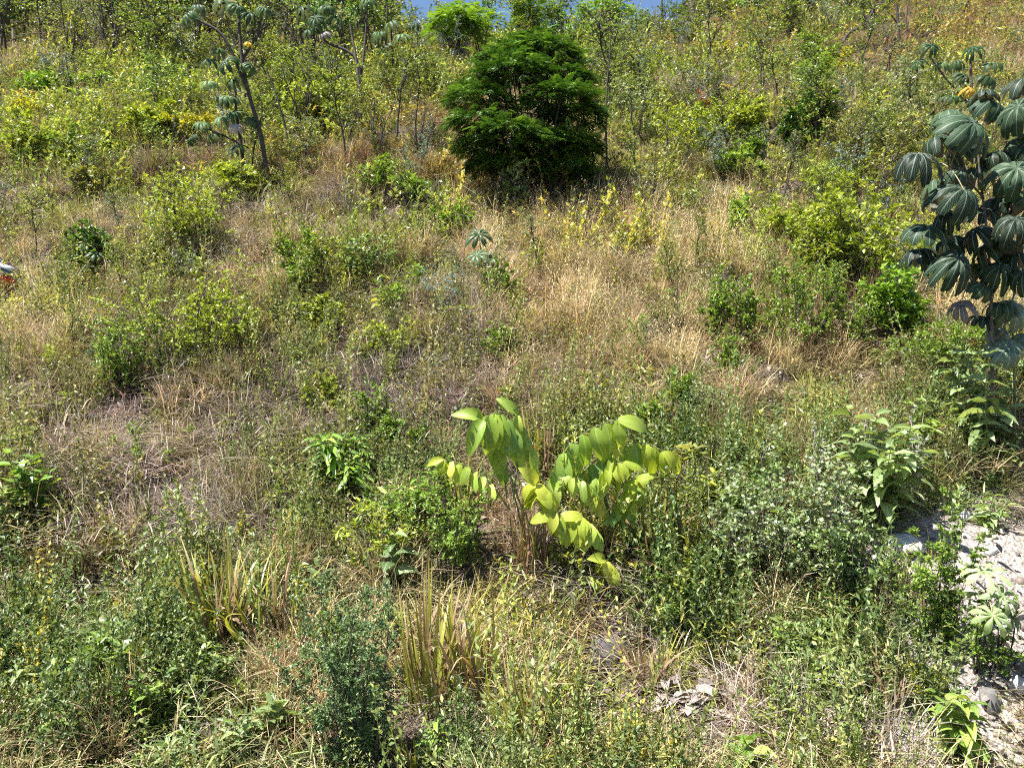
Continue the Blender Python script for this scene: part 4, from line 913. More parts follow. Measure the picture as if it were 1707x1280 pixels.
def leafy(px, py, hp, wp, label, nst=4, nl=9, Lpx=35, ratio=.35, kind='lanceb', mat='big_pale', stem='stem_green', name='leafy_plant', cat='plant', tilt=.25, rise=.25, whorl=2, t0=.25, tip=1.0, group=None):
    p0 = at(px, py); sc = float((p0 - CAM) @ FW) / F_PX
    o = thing(name, p0, label, cat, group)
    hp, nl = hp * 1.12, nl + 1
    h, w = hp * sc, wp * sc
    a = rng.uniform(0, 6.283, nst); r = rng.uniform(.15, 1, nst) ** .6 * w * .4
    tips = np.stack([np.cos(a) * r, np.sin(a) * r, h * rng.uniform(.6, .97, nst)], -1)
    t = np.linspace(0, 1, 7)[None, :, None]
    P = np.array([0, 0, -.03]) + t * tips[:, None] * [1, 1, 1] + (t - t * t) * (rng.normal(0, .08, (nst, 1, 3)) * h)
    for i in range(nst):
        link('stem', Geo().add(*tubes(P[i], .0035 + .002 * h, .002, 5)).mesh('stem', M[stem], True), o)
        ph = rng.uniform(0, 6.28)
        for j in range(nl):
            tt = t0 + (1 - t0) * (j + rng.uniform(-.2, .2)) / max(nl - 1, 1); tt = min(max(tt, .02), .999)
            q = tt * 6; k = int(q); pt = P[i, k] * (1 - q + k) + P[i, k + 1] * (q - k)
            size = (.55 + .45 * math.sin(math.pi * min(1, tt * .8 + .15))) * rng.uniform(.8, 1.15)
            for m in range(whorl):
                an = ph + j * (math.pi / 2 if whorl == 2 else 2.4) + m * 2 * math.pi / whorl + rng.normal(0, .2)
                up_ = rise + .5 * (tt - .5) * tip + rng.normal(0, .12)
                d = np.array([math.cos(an), math.sin(an), up_])
                Lm = 1.25 * Lpx * sc * size
                c = rng.uniform(.8, 1.2)
                put_leaf(o, pt, d, (0, 0, 1), Lm, Lm * ratio * rng.uniform(.85, 1.15), kind, mat, tint=(c, c, c), roll=rng.normal(0, .3))
    return o
leafy(580, 850, 125, 140, 'lush bright green plant with drooping lance-shaped leaves, left of the large pinnate leaves', 13, 7, 40, .26, 'lanceb', 'big_bright', rise=-.05, t0=.55)
leafy(660, 900, 90, 110, 'smaller bright green plant with narrow leaves below the drooping-leaved plant', 5, 6, 36, .22, 'lancea', 'big_bright')
leafy(45, 880, 130, 90, 'bright green broad-leaved plant near the left edge of the slope', 5, 5, 36, .42, 'ovatea', 'big_bright', stem='stem_green')
leafy(20, 920, 110, 60, 'light green broad-leaved plant cut by the left edge beside the bright one', 3, 6, 34, .36, 'lancea', 'big_pale')
leafy(1462, 885, 220, 190, 'large pale green broad-leaved plant with upright woolly stems at right', 8, 8, 46, .34, 'ovateb', 'big_pale', rise=.2, tilt=.3, t0=.35)
leafy(1660, 800, 210, 170, 'pale green broad-leaved plant beneath the cecropia at the right edge', 7, 6, 40, .36, 'ovateb', 'big_pale', rise=.2)
leafy(1600, 680, 90, 70, 'drooping pale green plant directly under the hanging cecropia leaves', 3, 6, 34, .45, 'ovateb', 'big_pale', rise=-.1)
leafy(1320, 960, 130, 120, 'green leafy plant amid the grey-green round-leaved bush', 5, 6, 32, .45, 'ovatea', 'big_g')
leafy(1220, 920, 110, 80, 'green plant with pointed leaves left of the grey-green bush', 4, 6, 34, .4, 'ovatea', 'big_pale')
leafy(150, 1185, 120, 130, 'green broad-leaved plant at lower left above the low green growth', 6, 5, 42, .38, 'ovatea', 'big_g')
leafy(120, 1245, 90, 110, 'drooping green plant with long leaves at the bottom left', 4, 5, 42, .3, 'lanceb', 'big_g')
leafy(200, 1100, 80, 90, 'pale-leaved plant right of the low mat beside the dark hollow', 4, 4, 42, .36, 'ovateb', 'big_pale')
leafy(445, 1255, 105, 55, 'upright plant with large pointed green leaves at the bottom, left of the blue-green bush', 2, 5, 36, .5, 'ovatea', 'big_pale', rise=.6)
leafy(405, 1165, 50, 60, 'small green plant with pointed leaves under the left reeds', 2, 4, 28, .45, 'ovatea', 'big_g')
leafy(745, 1275, 80, 70, 'small bright green drooping plant at the bottom right of the blue-green bush', 3, 5, 36, .35, 'lanceb', 'big_bright')
leafy(1602, 1268, 140, 115, 'glossy green plant with lance-shaped leaves at the bottom right corner', 6, 7, 40, .36, 'lanceb', 'big_g', rise=.1, t0=.1)
leafy(1590, 1190, 50, 60, 'crown of green lance leaves beside the yellow tufted herb', 2, 4, 40, .36, 'lancea', 'big_pale', rise=.3)
leafy(1240, 1290, 70, 70, 'dark-leaved plant with one brown-yellow leaf at the bottom edge right of centre', 2, 4, 46, .38, 'ovateb', 'big_g', rise=.2)
leafy(1080, 735, 80, 70, 'bright green upright-leaved plant right above the tall pinnate leaf', 3, 4, 32, .4, 'ovatea', 'big_bright', rise=.5)
leafy(1155, 830, 90, 70, 'brown-tipped sapling with few green leaves right of the pinnate leaves', 2, 3, 38, .42, 'ovatea', 'big_ol', stem='bark', t0=.8)
leafy(665, 1010, 130, 70, 'grey-green large-leaved sapling among the green bush left of the reeds', 2, 5, 42, .5, 'ovateb', 'big_bl', stem='bark', t0=.4)
leafy(1690, 660, 60, 60, 'leafy pale plant cut by the right edge under the cecropia', 3, 4, 36, .4, 'ovatea', 'big_pale')
leafy(640, 540, 60, 60, 'yellow-green plant with long leaves in the middle of the slope', 3, 5, 26, .3, 'lanceb', 'big_yg')
leafy(560, 560, 55, 60, 'light green leafy plant on the middle slope left of centre', 3, 5, 24, .35, 'lancea', 'big_yg')
leafy(520, 1000, 60, 60, 'small light green plant left of the green bush by the reeds', 3, 4, 30, .45, 'ovatea', 'big_pale')
leafy(1420, 980, 110, 90, 'pale leaved plant in front of the large woolly-stemmed plant', 4, 5, 34, .42, 'ovatea', 'big_pale')
leafy(1500, 770, 60, 80, 'low plant with narrow pale leaves between the two broad-leaved plants', 3, 5, 32, .25, 'lancea', 'big_pale')
leafy(1640, 880, 60, 80, 'low green plant at the upper edge of the pale gravel', 4, 5, 30, .25, 'lanceb', 'big_pale')

leafy(250, 1215, 100, 120, 'mid-green herb with pointed leaves between the two lower left drooping plants', 6, 5, 34, .34, 'lancea', 'big_g')
leafy(60, 1190, 90, 120, 'light green herb at the left edge above the cream fallen leaf', 5, 5, 36, .34, 'lanceb', 'big_pale')
leafy(330, 1150, 70, 110, 'low mid-green herb in front of the upright reeds', 5, 4, 30, .4, 'ovatea', 'big_g')
leafy(400, 1270, 80, 90, 'narrow-leaved green herb at the bottom edge left of the large pointed-leaf plant', 5, 6, 38, .18, 'lancea', 'big_pale')
leafy(520, 1240, 70, 70, 'narrow-leaved herb squeezed against the left of the blue-green bush', 4, 6, 34, .2, 'lancea', 'big_g')
leafy(300, 1275, 60, 110, 'short broad-bladed green herb at the bottom left', 6, 4, 40, .16, 'lancea', 'big_pale')
leafy(1330, 1110, 80, 100, 'pointed green herb in the leafy grass below the grey-green bush', 5, 5, 30, .25, 'lancea', 'big_g')
leafy(1400, 1180, 100, 110, 'narrow-leaved pale herb rising from the leafy grass mound', 6, 6, 34, .16, 'lancea', 'big_pale')
leafy(1130, 1010, 80, 90, 'bright herb with small pointed leaves right of the pinnate plant stalk', 5, 5, 24, .35, 'ovatea', 'big_g')
leafy(1240, 1010, 90, 90, 'green herb with oval leaves lower left of the grey-green bush', 5, 5, 28, .45, 'ovatea', 'big_pale')
leafy(1180, 860, 80, 80, 'light herb behind the brown-tipped sapling', 4, 5, 28, .35, 'ovatea', 'big_yg')
leafy(1540, 760, 90, 90, 'dark-shaded green herb on the bank between the two broad pale plants', 5, 5, 32, .3, 'lanceb', 'big_g')
leafy(700, 880, 100, 100, 'bright narrow-leaved herb left of the straw-coloured stalks', 6, 6, 34, .2, 'lanceb', 'big_bright')
leafy(650, 1080, 70, 70, 'green herb with drooping leaves above the blue-green bush', 4, 5, 32, .35, 'lanceb', 'big_g')
leafy(20, 770, 70, 60, 'small green herb at the left edge in the grey grass', 3, 4, 28, .35, 'ovatea', 'big_bright')
leafy(105, 690, 35, 45, 'small bright green rosette on the grey grass at left', 3, 3, 22, .3, 'lancea', 'big_bright')
leafy(390, 730, 40, 40, 'small olive rosette in the middle of the grey grass', 3, 3, 20, .4, 'ovatea', 'big_yg')
leafy(450, 850, 40, 45, 'little yellow-green rosette left of the drooping-leaved plant', 3, 3, 22, .4, 'ovatea', 'big_yg')
# the large pinnate-leaved plant in the middle
def pinnate():
    p0 = at(905, 965); y0 = p0[1]
    o = thing('pinnate_plant', p0, 'tall plant with large arching pinnate leaves turning lime yellow, centre foreground', 'plant')
    def P3(pts): return np.array([onray(a, b, y0 + c) - p0 for a, b, c in pts])
    def bez(pts, n=10):
        pts = P3(pts); t = np.linspace(0, 1, n) * (len(pts) - 1); i = np.minimum(t.astype(int), len(pts) - 2); f = (t - i)[:, None]
        q = pts[i] * (1 - f) + pts[i + 1] * f
        for _ in range(2): q[1:-1] = (q[:-2] + 2 * q[1:-1] + q[2:]) / 4
        return q
    sc = y0 / F_PX
    for pts, r in [([(1028, 968, .05), (1022, 900, .05), (1012, 830, .05), (990, 790, .0)], .013), ([(905, 965, 0), (895, 900, .02), (862, 830, .0), (850, 790, 0)], .008),
                   ([(918, 960, .0), (922, 880, -.03), (925, 805, -.05)], .007), ([(880, 965, .05), (872, 880, .05), (850, 800, .05)], .006), ([(1008, 940, -.05), (985, 880, -.1), (960, 862, -.12)], .005)]:
        link('stem', Geo().add(*tubes(bez(pts, 8), r * 1.2, r * .7, 6)).mesh('stem', M['stem_green'], True), o)
    def pinna(pts, n, Lpx, mats, droop, ratio=.5, t0=.2, term=True, side=1.0):
        q = bez(pts, 14); n = n + 2; ratio = ratio * .78
        rc = link('rachis', Geo().add(*tubes(q, .006, .002, 5)).mesh('rachis', M['stem_green'], True), o)
        T = unit(np.gradient(q, axis=0))
        for j in range(n):
            t = (t0 + (1 - t0) * j / (n - 1)) * 13 * .999; k = int(t); pt = q[k] * (1 - t + k) + q[k + 1] * (t - k); tg = T[k]
            lat = unit(np.cross(tg, [0, 0, 1.]))
            for sg in (-1, 1):
                d = lat * sg * side * rng.uniform(.35, .6) + tg * .35 + np.array([0, 0, -droop * rng.uniform(.8, 1.2)])
                Lm = .98 * Lpx * sc * (.72 + .35 * math.sin(math.pi * (.15 + .8 * j / n))) * rng.uniform(.9, 1.1)
                c = rng.uniform(.85, 1.15)
                nrm = np.array([0, -1, .5]) if sg * lat[1] <= 0 else np.array([0, -.4, 1.])
                f_ = j / n
                m = mats[min(int(f_ * len(mats)), len(mats) - 1)]
                put_leaf(rc, pt, d, nrm, Lm, Lm * ratio, 'roundb' if droop > .6 else 'rounda', m, 'leaflet', (c, c, c * .9), rng.normal(0, .25))
        if term: put_leaf(rc, q[-1], T[-1] + [0, 0, -.5], (0, -1, .6), Lpx * sc, Lpx * sc * ratio, 'roundb', mats[-1], 'leaflet')
    A, Bm, Y = 'leaf_pin_green', 'leaf_pin_mid', 'leaf_pin_yellow'
    # left arch, two drooping leaves
    pinna([(855, 830, .0), (866, 760, -.02), (852, 700, -.06), (826, 684, -.12), (806, 700, -.2)], 5, 66, [A, Bm, Bm], 1.6, .5, .35)
    pinna([(845, 830, .06), (838, 770, .05), (822, 720, .0), (806, 700, -.02)], 3, 56, [A, Bm], 1.8, .5, .35)
    pinna([(880, 850, .1), (892, 790, .1), (880, 730, .05), (862, 690, .02)], 4, 48, [A, A, Bm], 1.5, .45, .3)
    # middle leaf rising to the right
    pinna([(912, 850, -.05), (922, 790, -.06), (944, 744, -.08), (985, 712, -.1), (1030, 698, -.12)], 7, 60, [A, A, Bm, Bm], 1.5, .52, .12)
    # right leaf reaching to lime tips
    pinna([(960, 800, .05), (990, 768, .0), (1030, 742, -.05), (1075, 735, -.1), (1105, 752, -.14)], 7, 52, [A, A, Bm, Y, Y], 1.4, .5, .1)
    pinna([(1010, 830, -.05), (1015, 790, -.08), (1022, 765, -.1)], 4, 42, [Bm, Y], .7, .42)
    pinna([(1015, 850, -.02), (1045, 820, -.06), (1060, 800, -.1)], 4, 36, [Bm, Y], .6, .45)
    # lime clusters lower down
    pinna([(905, 880, -.1), (900, 830, -.16), (893, 806, -.2)], 3, 46, [Y, Y], .7, .6, .6)
    pinna([(985, 905, -.1), (962, 868, -.16), (925, 855, -.22)], 5, 46, [Y, Y], .85, .55, .3)
    pinna([(1000, 905, -.12), (985, 875, -.18), (972, 862, -.2)], 3, 42, [Bm, Y], .85, .55, .3)
    pinna([(1025, 968, -.1), (1018, 945, -.16), (1008, 932, -.2)], 3, 36, [Y], .8, .6, .5)
    pinna([(1020, 968, -.1), (1000, 965, -.16), (985, 962, -.2)], 3, 22, [Y, Bm], .5, .6, .5)
    pinna([(960, 840, .0), (985, 800, -.06), (1015, 775, -.12), (1040, 770, -.16)], 6, 36, [Bm, Y], .8, .45, .2)
    pinna([(1015, 870, .0), (1000, 830, -.06), (975, 800, -.1), (955, 795, -.12)], 5, 36, [Y, Bm], .8, .45, .2)
    pinna([(1020, 900, .0), (1040, 850, .04), (1062, 810, .06)], 4, 34, [A, Bm], .7, .5)
    pinna([(850, 850, .05), (815, 800, .0), (780, 775, -.03), (740, 765, -.06)], 5, 34, [Bm, Y], .65, .5, .3)
    pinna([(1020, 880, .0), (1030, 845, -.04), (1040, 820, -.06)], 3, 34, [A, Bm], .7, .5, .3)
M['leaf_pin_green'] = leafmat('pinnate_leaf_green', (.14, .26, .04), (.28, .42, .07), (.46, .56, .12), .52, .33, .5, vein=.35, ribs=11., tint='piece')
M['leaf_pin_mid'] = leafmat('pinnate_leaf_mid', (.22, .34, .04), (.34, .46, .06), (.46, .54, .10), .5, .42, .5, vein=.3, ribs=11., tint='piece')
M['leaf_pin_yellow'] = leafmat('pinnate_leaf_lime', (.28, .38, .03), (.40, .48, .05), (.52, .54, .07), .5, .45, .45, vein=.25, ribs=11., tint='piece')
pinnate()

# reed-like grass clumps: every broad blade is a part
_BL = {}
def blade_mesh(mat, v):
    if (mat, v) not in _BL:
        R = np.random.default_rng(v + 50); b = [0.02, .12, .3, .55, .9][v]
        K = 8; t = np.linspace(0, 1, K); w = np.minimum(1, (1 - t) * 2.2) * (.5 + .5 * np.minimum(1, t * 3)) * .5
        y = t - b * .35 * t ** 3; z = -b * t ** 2.4 * .8; x = .04 * np.sin(t * 5 + v)
        V = np.stack([np.stack([x - w * .0 , y, z], -1)] * 3, 1)
        V[:, 0, 0] = x * 1.0; V = V.reshape(-1, 3, 3)
        off = np.array([-1, 0, 1])[None] * w[:, None]
        V[..., 0] = off; V[..., 2] += -np.abs(off) * 0 
        V = V.reshape(-1, 3)
        Fc = []
        for i in range(K - 1):
            a = 3 * i
            Fc += [[a, a + 1, a + 4, a + 3], [a + 1, a + 2, a + 5, a + 4]]
        A = np.zeros((len(V), 4)); A[:, 0] = np.repeat(.15 + .8 * t ** 1.5, 3); A[:, 1] = V[:, 0]; A[:, 2] = np.repeat(t, 3); A[:, 3] = 1
        _BL[(mat, v)] = mesh('blade', V, [np.array(Fc)], {'lf': A}, True, [M[mat]])
    return _BL[(mat, v)]
def reeds(px, py, hp, wp, n, label, wpx=7, tilt=.2, mats=('reed', 'reed_dry'), dry=.3, lean=0.0):
    p0 = at(px, py); sc = float((p0 - CAM) @ FW) / F_PX
    o = thing('reed_clump', p0, label, 'reed grass')
    n = min(int(n * 1.35), 170)
    for i in range(n):
        a = rng.uniform(0, 6.28); r = wp * sc * .3 * math.sqrt(rng.random())
        b = np.array([r * math.cos(a), r * math.sin(a), -.02])
        tl = abs(rng.normal(0, tilt)); a2 = a + rng.normal(0, .7)
        d = unit(np.array([math.sin(tl) * math.cos(a2) + lean, math.sin(tl) * math.sin(a2) * .6, math.cos(tl)]))
        L = 1.15 * hp * sc * rng.uniform(.5, 1.08); Wd = wpx * sc * rng.uniform(.3, .8)
        m = mats[1] if rng.random() < dry else mats[0]
        up = unit(np.array([-math.cos(a2) * .5 + rng.normal(0, .4), -.8 + rng.normal(0, .4), .3]))
        # the blade falls away from its upper side
        dd, s, nn = frame(d[None], -up[None] if rng.random() < .3 else up[None])
        ob = bpy.data.objects.new('blade', blade_mesh(m, random.choices(range(5), [3, 4, 4, 3, 2])[0])); COL.objects.link(ob); ob.parent = o
        c = rng.uniform(.75, 1.25); ob.color = (c, c, c, 1)
        dd, s, nn = dd[0], s[0], nn[0]
        ob.matrix_local = Matrix(((s[0] * Wd, dd[0] * L, nn[0] * L, b[0]), (s[1] * Wd, dd[1] * L, nn[1] * L, b[1]), (s[2] * Wd, dd[2] * L, nn[2] * L, b[2]), (0, 0, 0, 1)))
    return o
reeds(375, 1082, 185, 110, 46, 'clump of upright yellow-green reed blades at lower left, right of the dark hollow', 9, .22, dry=.35, lean=-.12)
reeds(450, 1075, 160, 110, 34, 'shorter leaning reed clump on the right of the upright left clump', 8, .32, dry=.3, lean=-.25)
reeds(520, 1110, 130, 90, 22, 'thin yellow reed blades against the left side of the green bush', 7, .35, dry=.3)
reeds(720, 1190, 230, 120, 48, 'tall mixed green and dry reed clump right of the blue-green bush', 8, .18, dry=.35)
reeds(790, 1180, 200, 120, 46, 'leaning reed clump with dry brown blades left of the green mound', 8, .28, dry=.45, lean=-.15)
reeds(880, 1270, 190, 90, 34, 'long arching green reed blades at the bottom centre', 9, .25, dry=.2, lean=-.2)
reeds(885, 965, 150, 100, 70, 'bundle of dry red-brown stalks behind the base of the pinnate plant', 4, .12, dry=.85)
reeds(900, 800, 130, 60, 22, 'upright green and straw blades rising between the two arching pinnate leaves', 7, .12, dry=.45)
reeds(770, 880, 150, 60, 18, 'sparse tall green reed blades left of the pinnate plant', 6, .12, dry=.3)
reeds(1100, 940, 150, 110, 30, 'scattered upright reed blades right of the pinnate plant', 6, .2, dry=.35)
reeds(1165, 930, 100, 50, 18, 'small green reed tuft left of the pale leafy plant', 6, .15, dry=.1)
reeds(1080, 1160, 120, 90, 34, 'dry straw blades falling to the right of the dark rock', 6, .5, dry=.85)
reeds(1480, 1200, 120, 60, 22, 'sheaf of dry grey stalks standing on the gravel at right', 6, .3, dry=1.0)
reeds(1560, 940, 60, 40, 16, 'small yellow-green grass tuft on the gravel edge', 4, .2, dry=.2)
reeds(20, 1030, 80, 50, 18, 'yellow-green grass tuft at the left edge below the pale plants', 5, .25, dry=.3)
reeds(200, 930, 110, 130, 130, 'fine green-grey grass tuft overhanging the dark hollow at left', 2.2, .5, dry=.4)
reeds(140, 935, 80, 150, 120, 'grey dry grass hanging over the rim of the dark hollow', 2.2, .9, dry=1.0)
reeds(330, 1280, 60, 160, 60, 'short bright green grass blades along the bottom left', 8, .55, dry=.08)
reeds(520, 1290, 55, 140, 50, 'short broad green blades along the bottom left of the blue-green bush', 8, .6, dry=.08)
reeds(700, 1290, 75, 90, 30, 'broad pale green blades at the foot of the blue-green bush', 9, .55, dry=.15)
reeds(210, 1290, 45, 150, 50, 'low green blades at the bottom left corner', 7, .6, dry=.1)
M['leaf_grassy'] = leafmat('grassy_leaf', (.07, .11, .03), (.17, .22, .07), (.42, .40, .18), .45, .3, .4)
def bamboo(px, py, hp, wp, n, label, tintv=(1, 1, 1)):
    """grass whose culms carry short pointed leaves"""
    p0 = at(px, py); sc = float((p0 - CAM) @ FW) / F_PX
    o = thing('leafy_grass', p0, label, 'grass clump')
    a = rng.uniform(0, 6.28, n); r = wp * sc * .35 * np.sqrt(rng.random(n))
    b = np.stack([r * np.cos(a), r * np.sin(a), -.02 + 0 * a], -1); b[:, 2] += H(b[:, 0] + p0[0], b[:, 1] + p0[1], False) - p0[2]
    tl = np.abs(rng.normal(.35, .25, n)); a = a + rng.normal(0, .8, n)
    d = np.stack([np.sin(tl) * np.cos(a), np.sin(tl) * np.sin(a), np.cos(tl)], -1)
    P = grow(b, d, hp * sc * rng.uniform(.5, 1.1, n), 5, .15, -.05)
    x = link('stem', Geo().add(*tubes(P, .0025, .001, 3)).mesh('stem', M['stem_green']), o); x['kind'] = 'stuff'
    q, tg = along(P, 9, .2); ld = unit(tg * .7 + rdir(len(q)) * [1, 1, .4])
    f = Geo().add(*leaves(q, ld, 20 * sc, 2.8 * sc, 'strip', roll=.5)); y = link('foliage', f.mesh('foliage', M['leaf_grassy']), o); y['kind'] = 'stuff'; y.color = (*tintv, 1)
bamboo(1390, 1090, 110, 190, 70, 'spreading pale green leafy grass below the grey-green bush', (1.1, 1.05, .9))
bamboo(1370, 1200, 120, 190, 80, 'dense green leafy grass mound left of the pale ground at lower right', (1, 1, .9))
bamboo(1310, 1150, 90, 120, 40, 'low leafy grass beside the pale seedy bush')
bamboo(1060, 1290, 60, 160, 60, 'lime green leafy grass at the bottom right of centre', (1.35, 1.2, .7))
bamboo(900, 1090, 130, 130, 90, 'straw-green grassy mound between the reeds and the dark rock', (1.6, 1.3, .8))
bamboo(920, 1200, 110, 90, 60, 'yellowish leafy grass below the straw-green mound', (1.6, 1.3, .8))
bamboo(1200, 1080, 110, 150, 70, 'green-straw leafy grass right of the dark rock', (1.4, 1.2, .8))
bamboo(290, 1180, 80, 230, 90, 'low olive leafy grass at lower left under the reeds', (1.2, 1.1, .8))
bamboo(60, 1120, 80, 160, 80, 'low green leafy grass at the left edge', (1.1, 1.1, .8))
bamboo(90, 1030, 60, 160, 60, 'low yellow-green leafy grass at the left below the hollow', (1.4, 1.25, .7))
bamboo(450, 1190, 70, 150, 60, 'green leafy grass under the leaning reeds', (1.1, 1.1, .8))
bamboo(1050, 690, 60, 220, 80, 'pale green leafy grass behind the tall pinnate leaf', (1.4, 1.25, .8))
bamboo(1250, 760, 60, 180, 70, 'pale green leafy grass on the slope above the brown-tipped sapling', (1.3, 1.2, .8))
bamboo(1560, 830, 60, 170, 60, 'dark leafy grass on the bank above the gravel')
bamboo(1500, 980, 80, 100, 40, 'leafy grass hanging over the pale stones at right')

# --- palmate leaves
def palm_leaf(name, nl, ratio, droop, mat, nx=8, gap=.12, span=2 * math.pi, wav=.03):
    """lobed umbrella leaf, centre at the petiole; lobes arch out and hang"""
    g = Geo()
    R = np.random.default_rng(nl * 10 + int(droop * 10))
    w_t = lambda t: (.10 + .42 * np.sin(np.pi * np.clip(t, 0, 1) ** 1.5 * .93) ** .8) * np.where(t > .985, .25, 1)
    for k in range(nl):
        a = k * span / nl + R.normal(0, .06); L = R.uniform(.85, 1.05) * (1 if span > 6 else 1)
        dr = droop * R.uniform(.8, 1.2)
        t = np.linspace(0, 1, nx)
        th = dr * t ** 1.1 * 1.35                                # bending angle along the lobe
        ds = L / (nx - 1)
        rr = np.concatenate([[0], np.cumsum(np.cos(th[:-1]) * ds)]); zz = -np.concatenate([[0], np.cumsum(np.sin(th[:-1]) * ds)]) + .06 * np.sin(np.pi * t)
        s = np.array([-1, -.5, 0, .5, 1])
        wd = w_t(t) * ratio
        z = zz[:, None] + wav * np.cos(t[:, None] * 3.1416 * 11 - np.abs(s) * 3) * np.abs(s) + .03 * np.sin(t[:, None] * 8 + k) * s - .10 * ratio * (np.abs(s) ** 2) * 2
        side = s[None] * wd[:, None]
        x = rr[:, None] * math.cos(a) - side * math.sin(a); y = rr[:, None] * math.sin(a) + side * math.cos(a)
        V = np.stack([x, y, z], -1).reshape(-1, 3)
        i = (np.arange(nx - 1) * 5)[:, None] + np.arange(4)[None]
        Fc = np.stack([i, i + 5, i + 6, i + 1], -1).reshape(-1, 4)
        A = np.zeros((nx, 5, 4)); A[..., 0] = R.random(); A[..., 1] = s[None] * .5; A[..., 2] = t[:, None]; A[..., 3] = 1
        g.add(V, Fc, A.reshape(-1, 4))
    return g.mesh(name, M[mat], True)
CL = {k: [palm_leaf('leaf', n, r, d, m, nx) for n, d in ((9, 1.15), (9, 1.45), (8, 1.3), (10, 1.0))] for k, (m, r, nx) in
      {'near': ('cecropia', .34, 14), 'pale': ('cecropia_pale', .36, 10), 'dead': ('cecropia_dead', .3, 8), 'yellow': ('cecropia_yellow', .3, 7)}.items()}
CL['far'] = [palm_leaf('leaf', n, .22, d, 'cecropia_far', 6) for n, d in ((10, 1.2), (11, 1.6), (9, 1.1), (10, 1.4))]
CL['cassava'] = [palm_leaf('leaf', n, .26, d, 'big_pale', 7) for n, d in ((7, .7), (8, .95), (7, .5))]
CL['blue'] = [palm_leaf('leaf', n, .26, d, 'big_bl', 6) for n, d in ((8, .8), (8, 1.0))]
def palmate(name, label, cat, base, stems, lv, rpx, bark='bark', r=.012):
    """base pixel; stems as pixel polylines with depth offset; leaves (px, py, radius px, dy, set)"""
    p0 = at(*base); y0 = p0[1]
    o = thing(name, p0, label, cat)
    allp = []
    for si, st in enumerate(stems):
        P = np.array([onray(a, b, y0 + c) - p0 for a, b, c in st])
        for _ in range(2):
            P = np.concatenate([P[:1], (P[:-1] * .75 + P[1:] * .25), (P[:-1] * .25 + P[1:] * .75), P[-1:]])[np.argsort(np.concatenate([[0], np.arange(len(P) - 1) + .25, np.arange(len(P) - 1) + .75, [len(P)]]))]
        link('trunk' if si == 0 else 'branch', Geo().add(*tubes(P, r * (1 if si == 0 else .6), r * .45, 7)).mesh('trunk', M[bark], True), o)
        allp.append(P)
    AP = np.concatenate(allp)
    for (px, py, rad, dy, kind) in lv:
        if kind == 'near': rad *= .95
        y = y0 + dy; c = onray(px, py, y) - p0; s = rad * y / F_PX
        c = c + [0, 0, s * .35]
        m = random.choice(CL[kind]); s *= 1.2 if kind == 'far' else 1
        # petiole from the nearest lower stem point
        q = AP[np.argmin(np.linalg.norm((AP - c) * [1, 1, .7], axis=1))]
        pl = link('leaf', m, o)
        out = c - q; out[2] = 0; out = out / max(np.linalg.norm(out), .05)
        tl = .45 if np.linalg.norm(c - q) > .03 else 0
        rx = Vector((0, 0, 1)).rotation_difference(Vector((float(out[0]) * tl + random.uniform(-.5, .5), float(out[1]) * tl - .3 + random.uniform(-.45, .3), 1)))
        pl.matrix_local = Matrix.Translation(Vector(c)) @ rx.to_matrix().to_4x4() @ Matrix.Rotation(random.uniform(0, 6.28), 4, 'Z') @ Matrix.Diagonal((s * random.uniform(.8, 1.15), s * random.uniform(.75, 1.1), s * random.uniform(.8, 1.35), 1))
        v = random.uniform(.8, 1.2); pl.color = (v, v, v, 1)
        t = np.linspace(0, 1, 5)[:, None]
        link('petiole', Geo().add(*tubes(q * (1 - t) + c * t + [0, 0, .12 * s] * (t - t * t) * 4, .004 * rpx, .003 * rpx, 5)).mesh('petiole', M['stem_straw'], True), o)
    return o
palmate('cecropia_tree', 'large cecropia with big dark glossy hand-shaped leaves at the right edge', 'tree', (1650, 770),
        [[(1652, 770, 0), (1655, 560, 0), (1648, 400, 0), (1634, 300, .02), (1628, 225, .03)], [(1648, 420, 0), (1690, 340, .05), (1712, 230, .05)], [(1650, 500, 0), (1610, 455, -.1), (1598, 440, -.12)],
         [(1640, 330, 0), (1590, 275, -.1), (1540, 270, -.15)], [(1655, 600, .0), (1690, 500, -.05), (1700, 430, -.05)]],
        [(1529, 280, 66, -.25, 'near'), (1622, 228, 66, -.25, 'near'), (1606, 340, 68, -.35, 'near'), (1578, 205, 50, .12, 'near'), (1660, 192, 56, .1, 'near'), (1698, 200, 66, -.1, 'near'),
         (1695, 305, 70, -.2, 'near'), (1545, 396, 56, -.12, 'near'), (1597, 452, 60, -.3, 'near'), (1692, 388, 66, -.35, 'near'), (1645, 425, 56, .05, 'near'), (1665, 465, 58, -.1, 'near'),
         (1705, 475, 60, -.2, 'near'), (1602, 522, 42, -.1, 'dead'), (1640, 490, 44, -.05, 'near'), (1563, 322, 54, .05, 'near'), (1655, 275, 56, .15, 'near'), (1725, 260, 60, 0, 'near'),
         (1640, 365, 50, .1, 'near'), (1530, 430, 40, .1, 'near'), (1575, 415, 44, .12, 'near'), (1600, 260, 50, .2, 'near'), (1720, 350, 60, .1, 'near'), (1690, 440, 50, .1, 'near'), (1715, 150, 50, .1, 'near'), (1668, 520, 44, 0, 'near'), (1560, 245, 44, .1, 'near'), (1575, 370, 44, -.1, 'near'), (1630, 300, 50, .2, 'near'), (1670, 350, 50, .2, 'near'), (1555, 440, 36, .1, 'near'), (1625, 400, 46, -.1, 'near'), (1620, 455, 40, .15, 'near'), (1690, 250, 50, .1, 'near'), (1680, 420, 44, .2, 'near'), (1640, 540, 36, .1, 'near'), (1600, 300, 44, -.15, 'near'), (1640, 170, 40, .15, 'near')], 1.0, 'bark', .013)
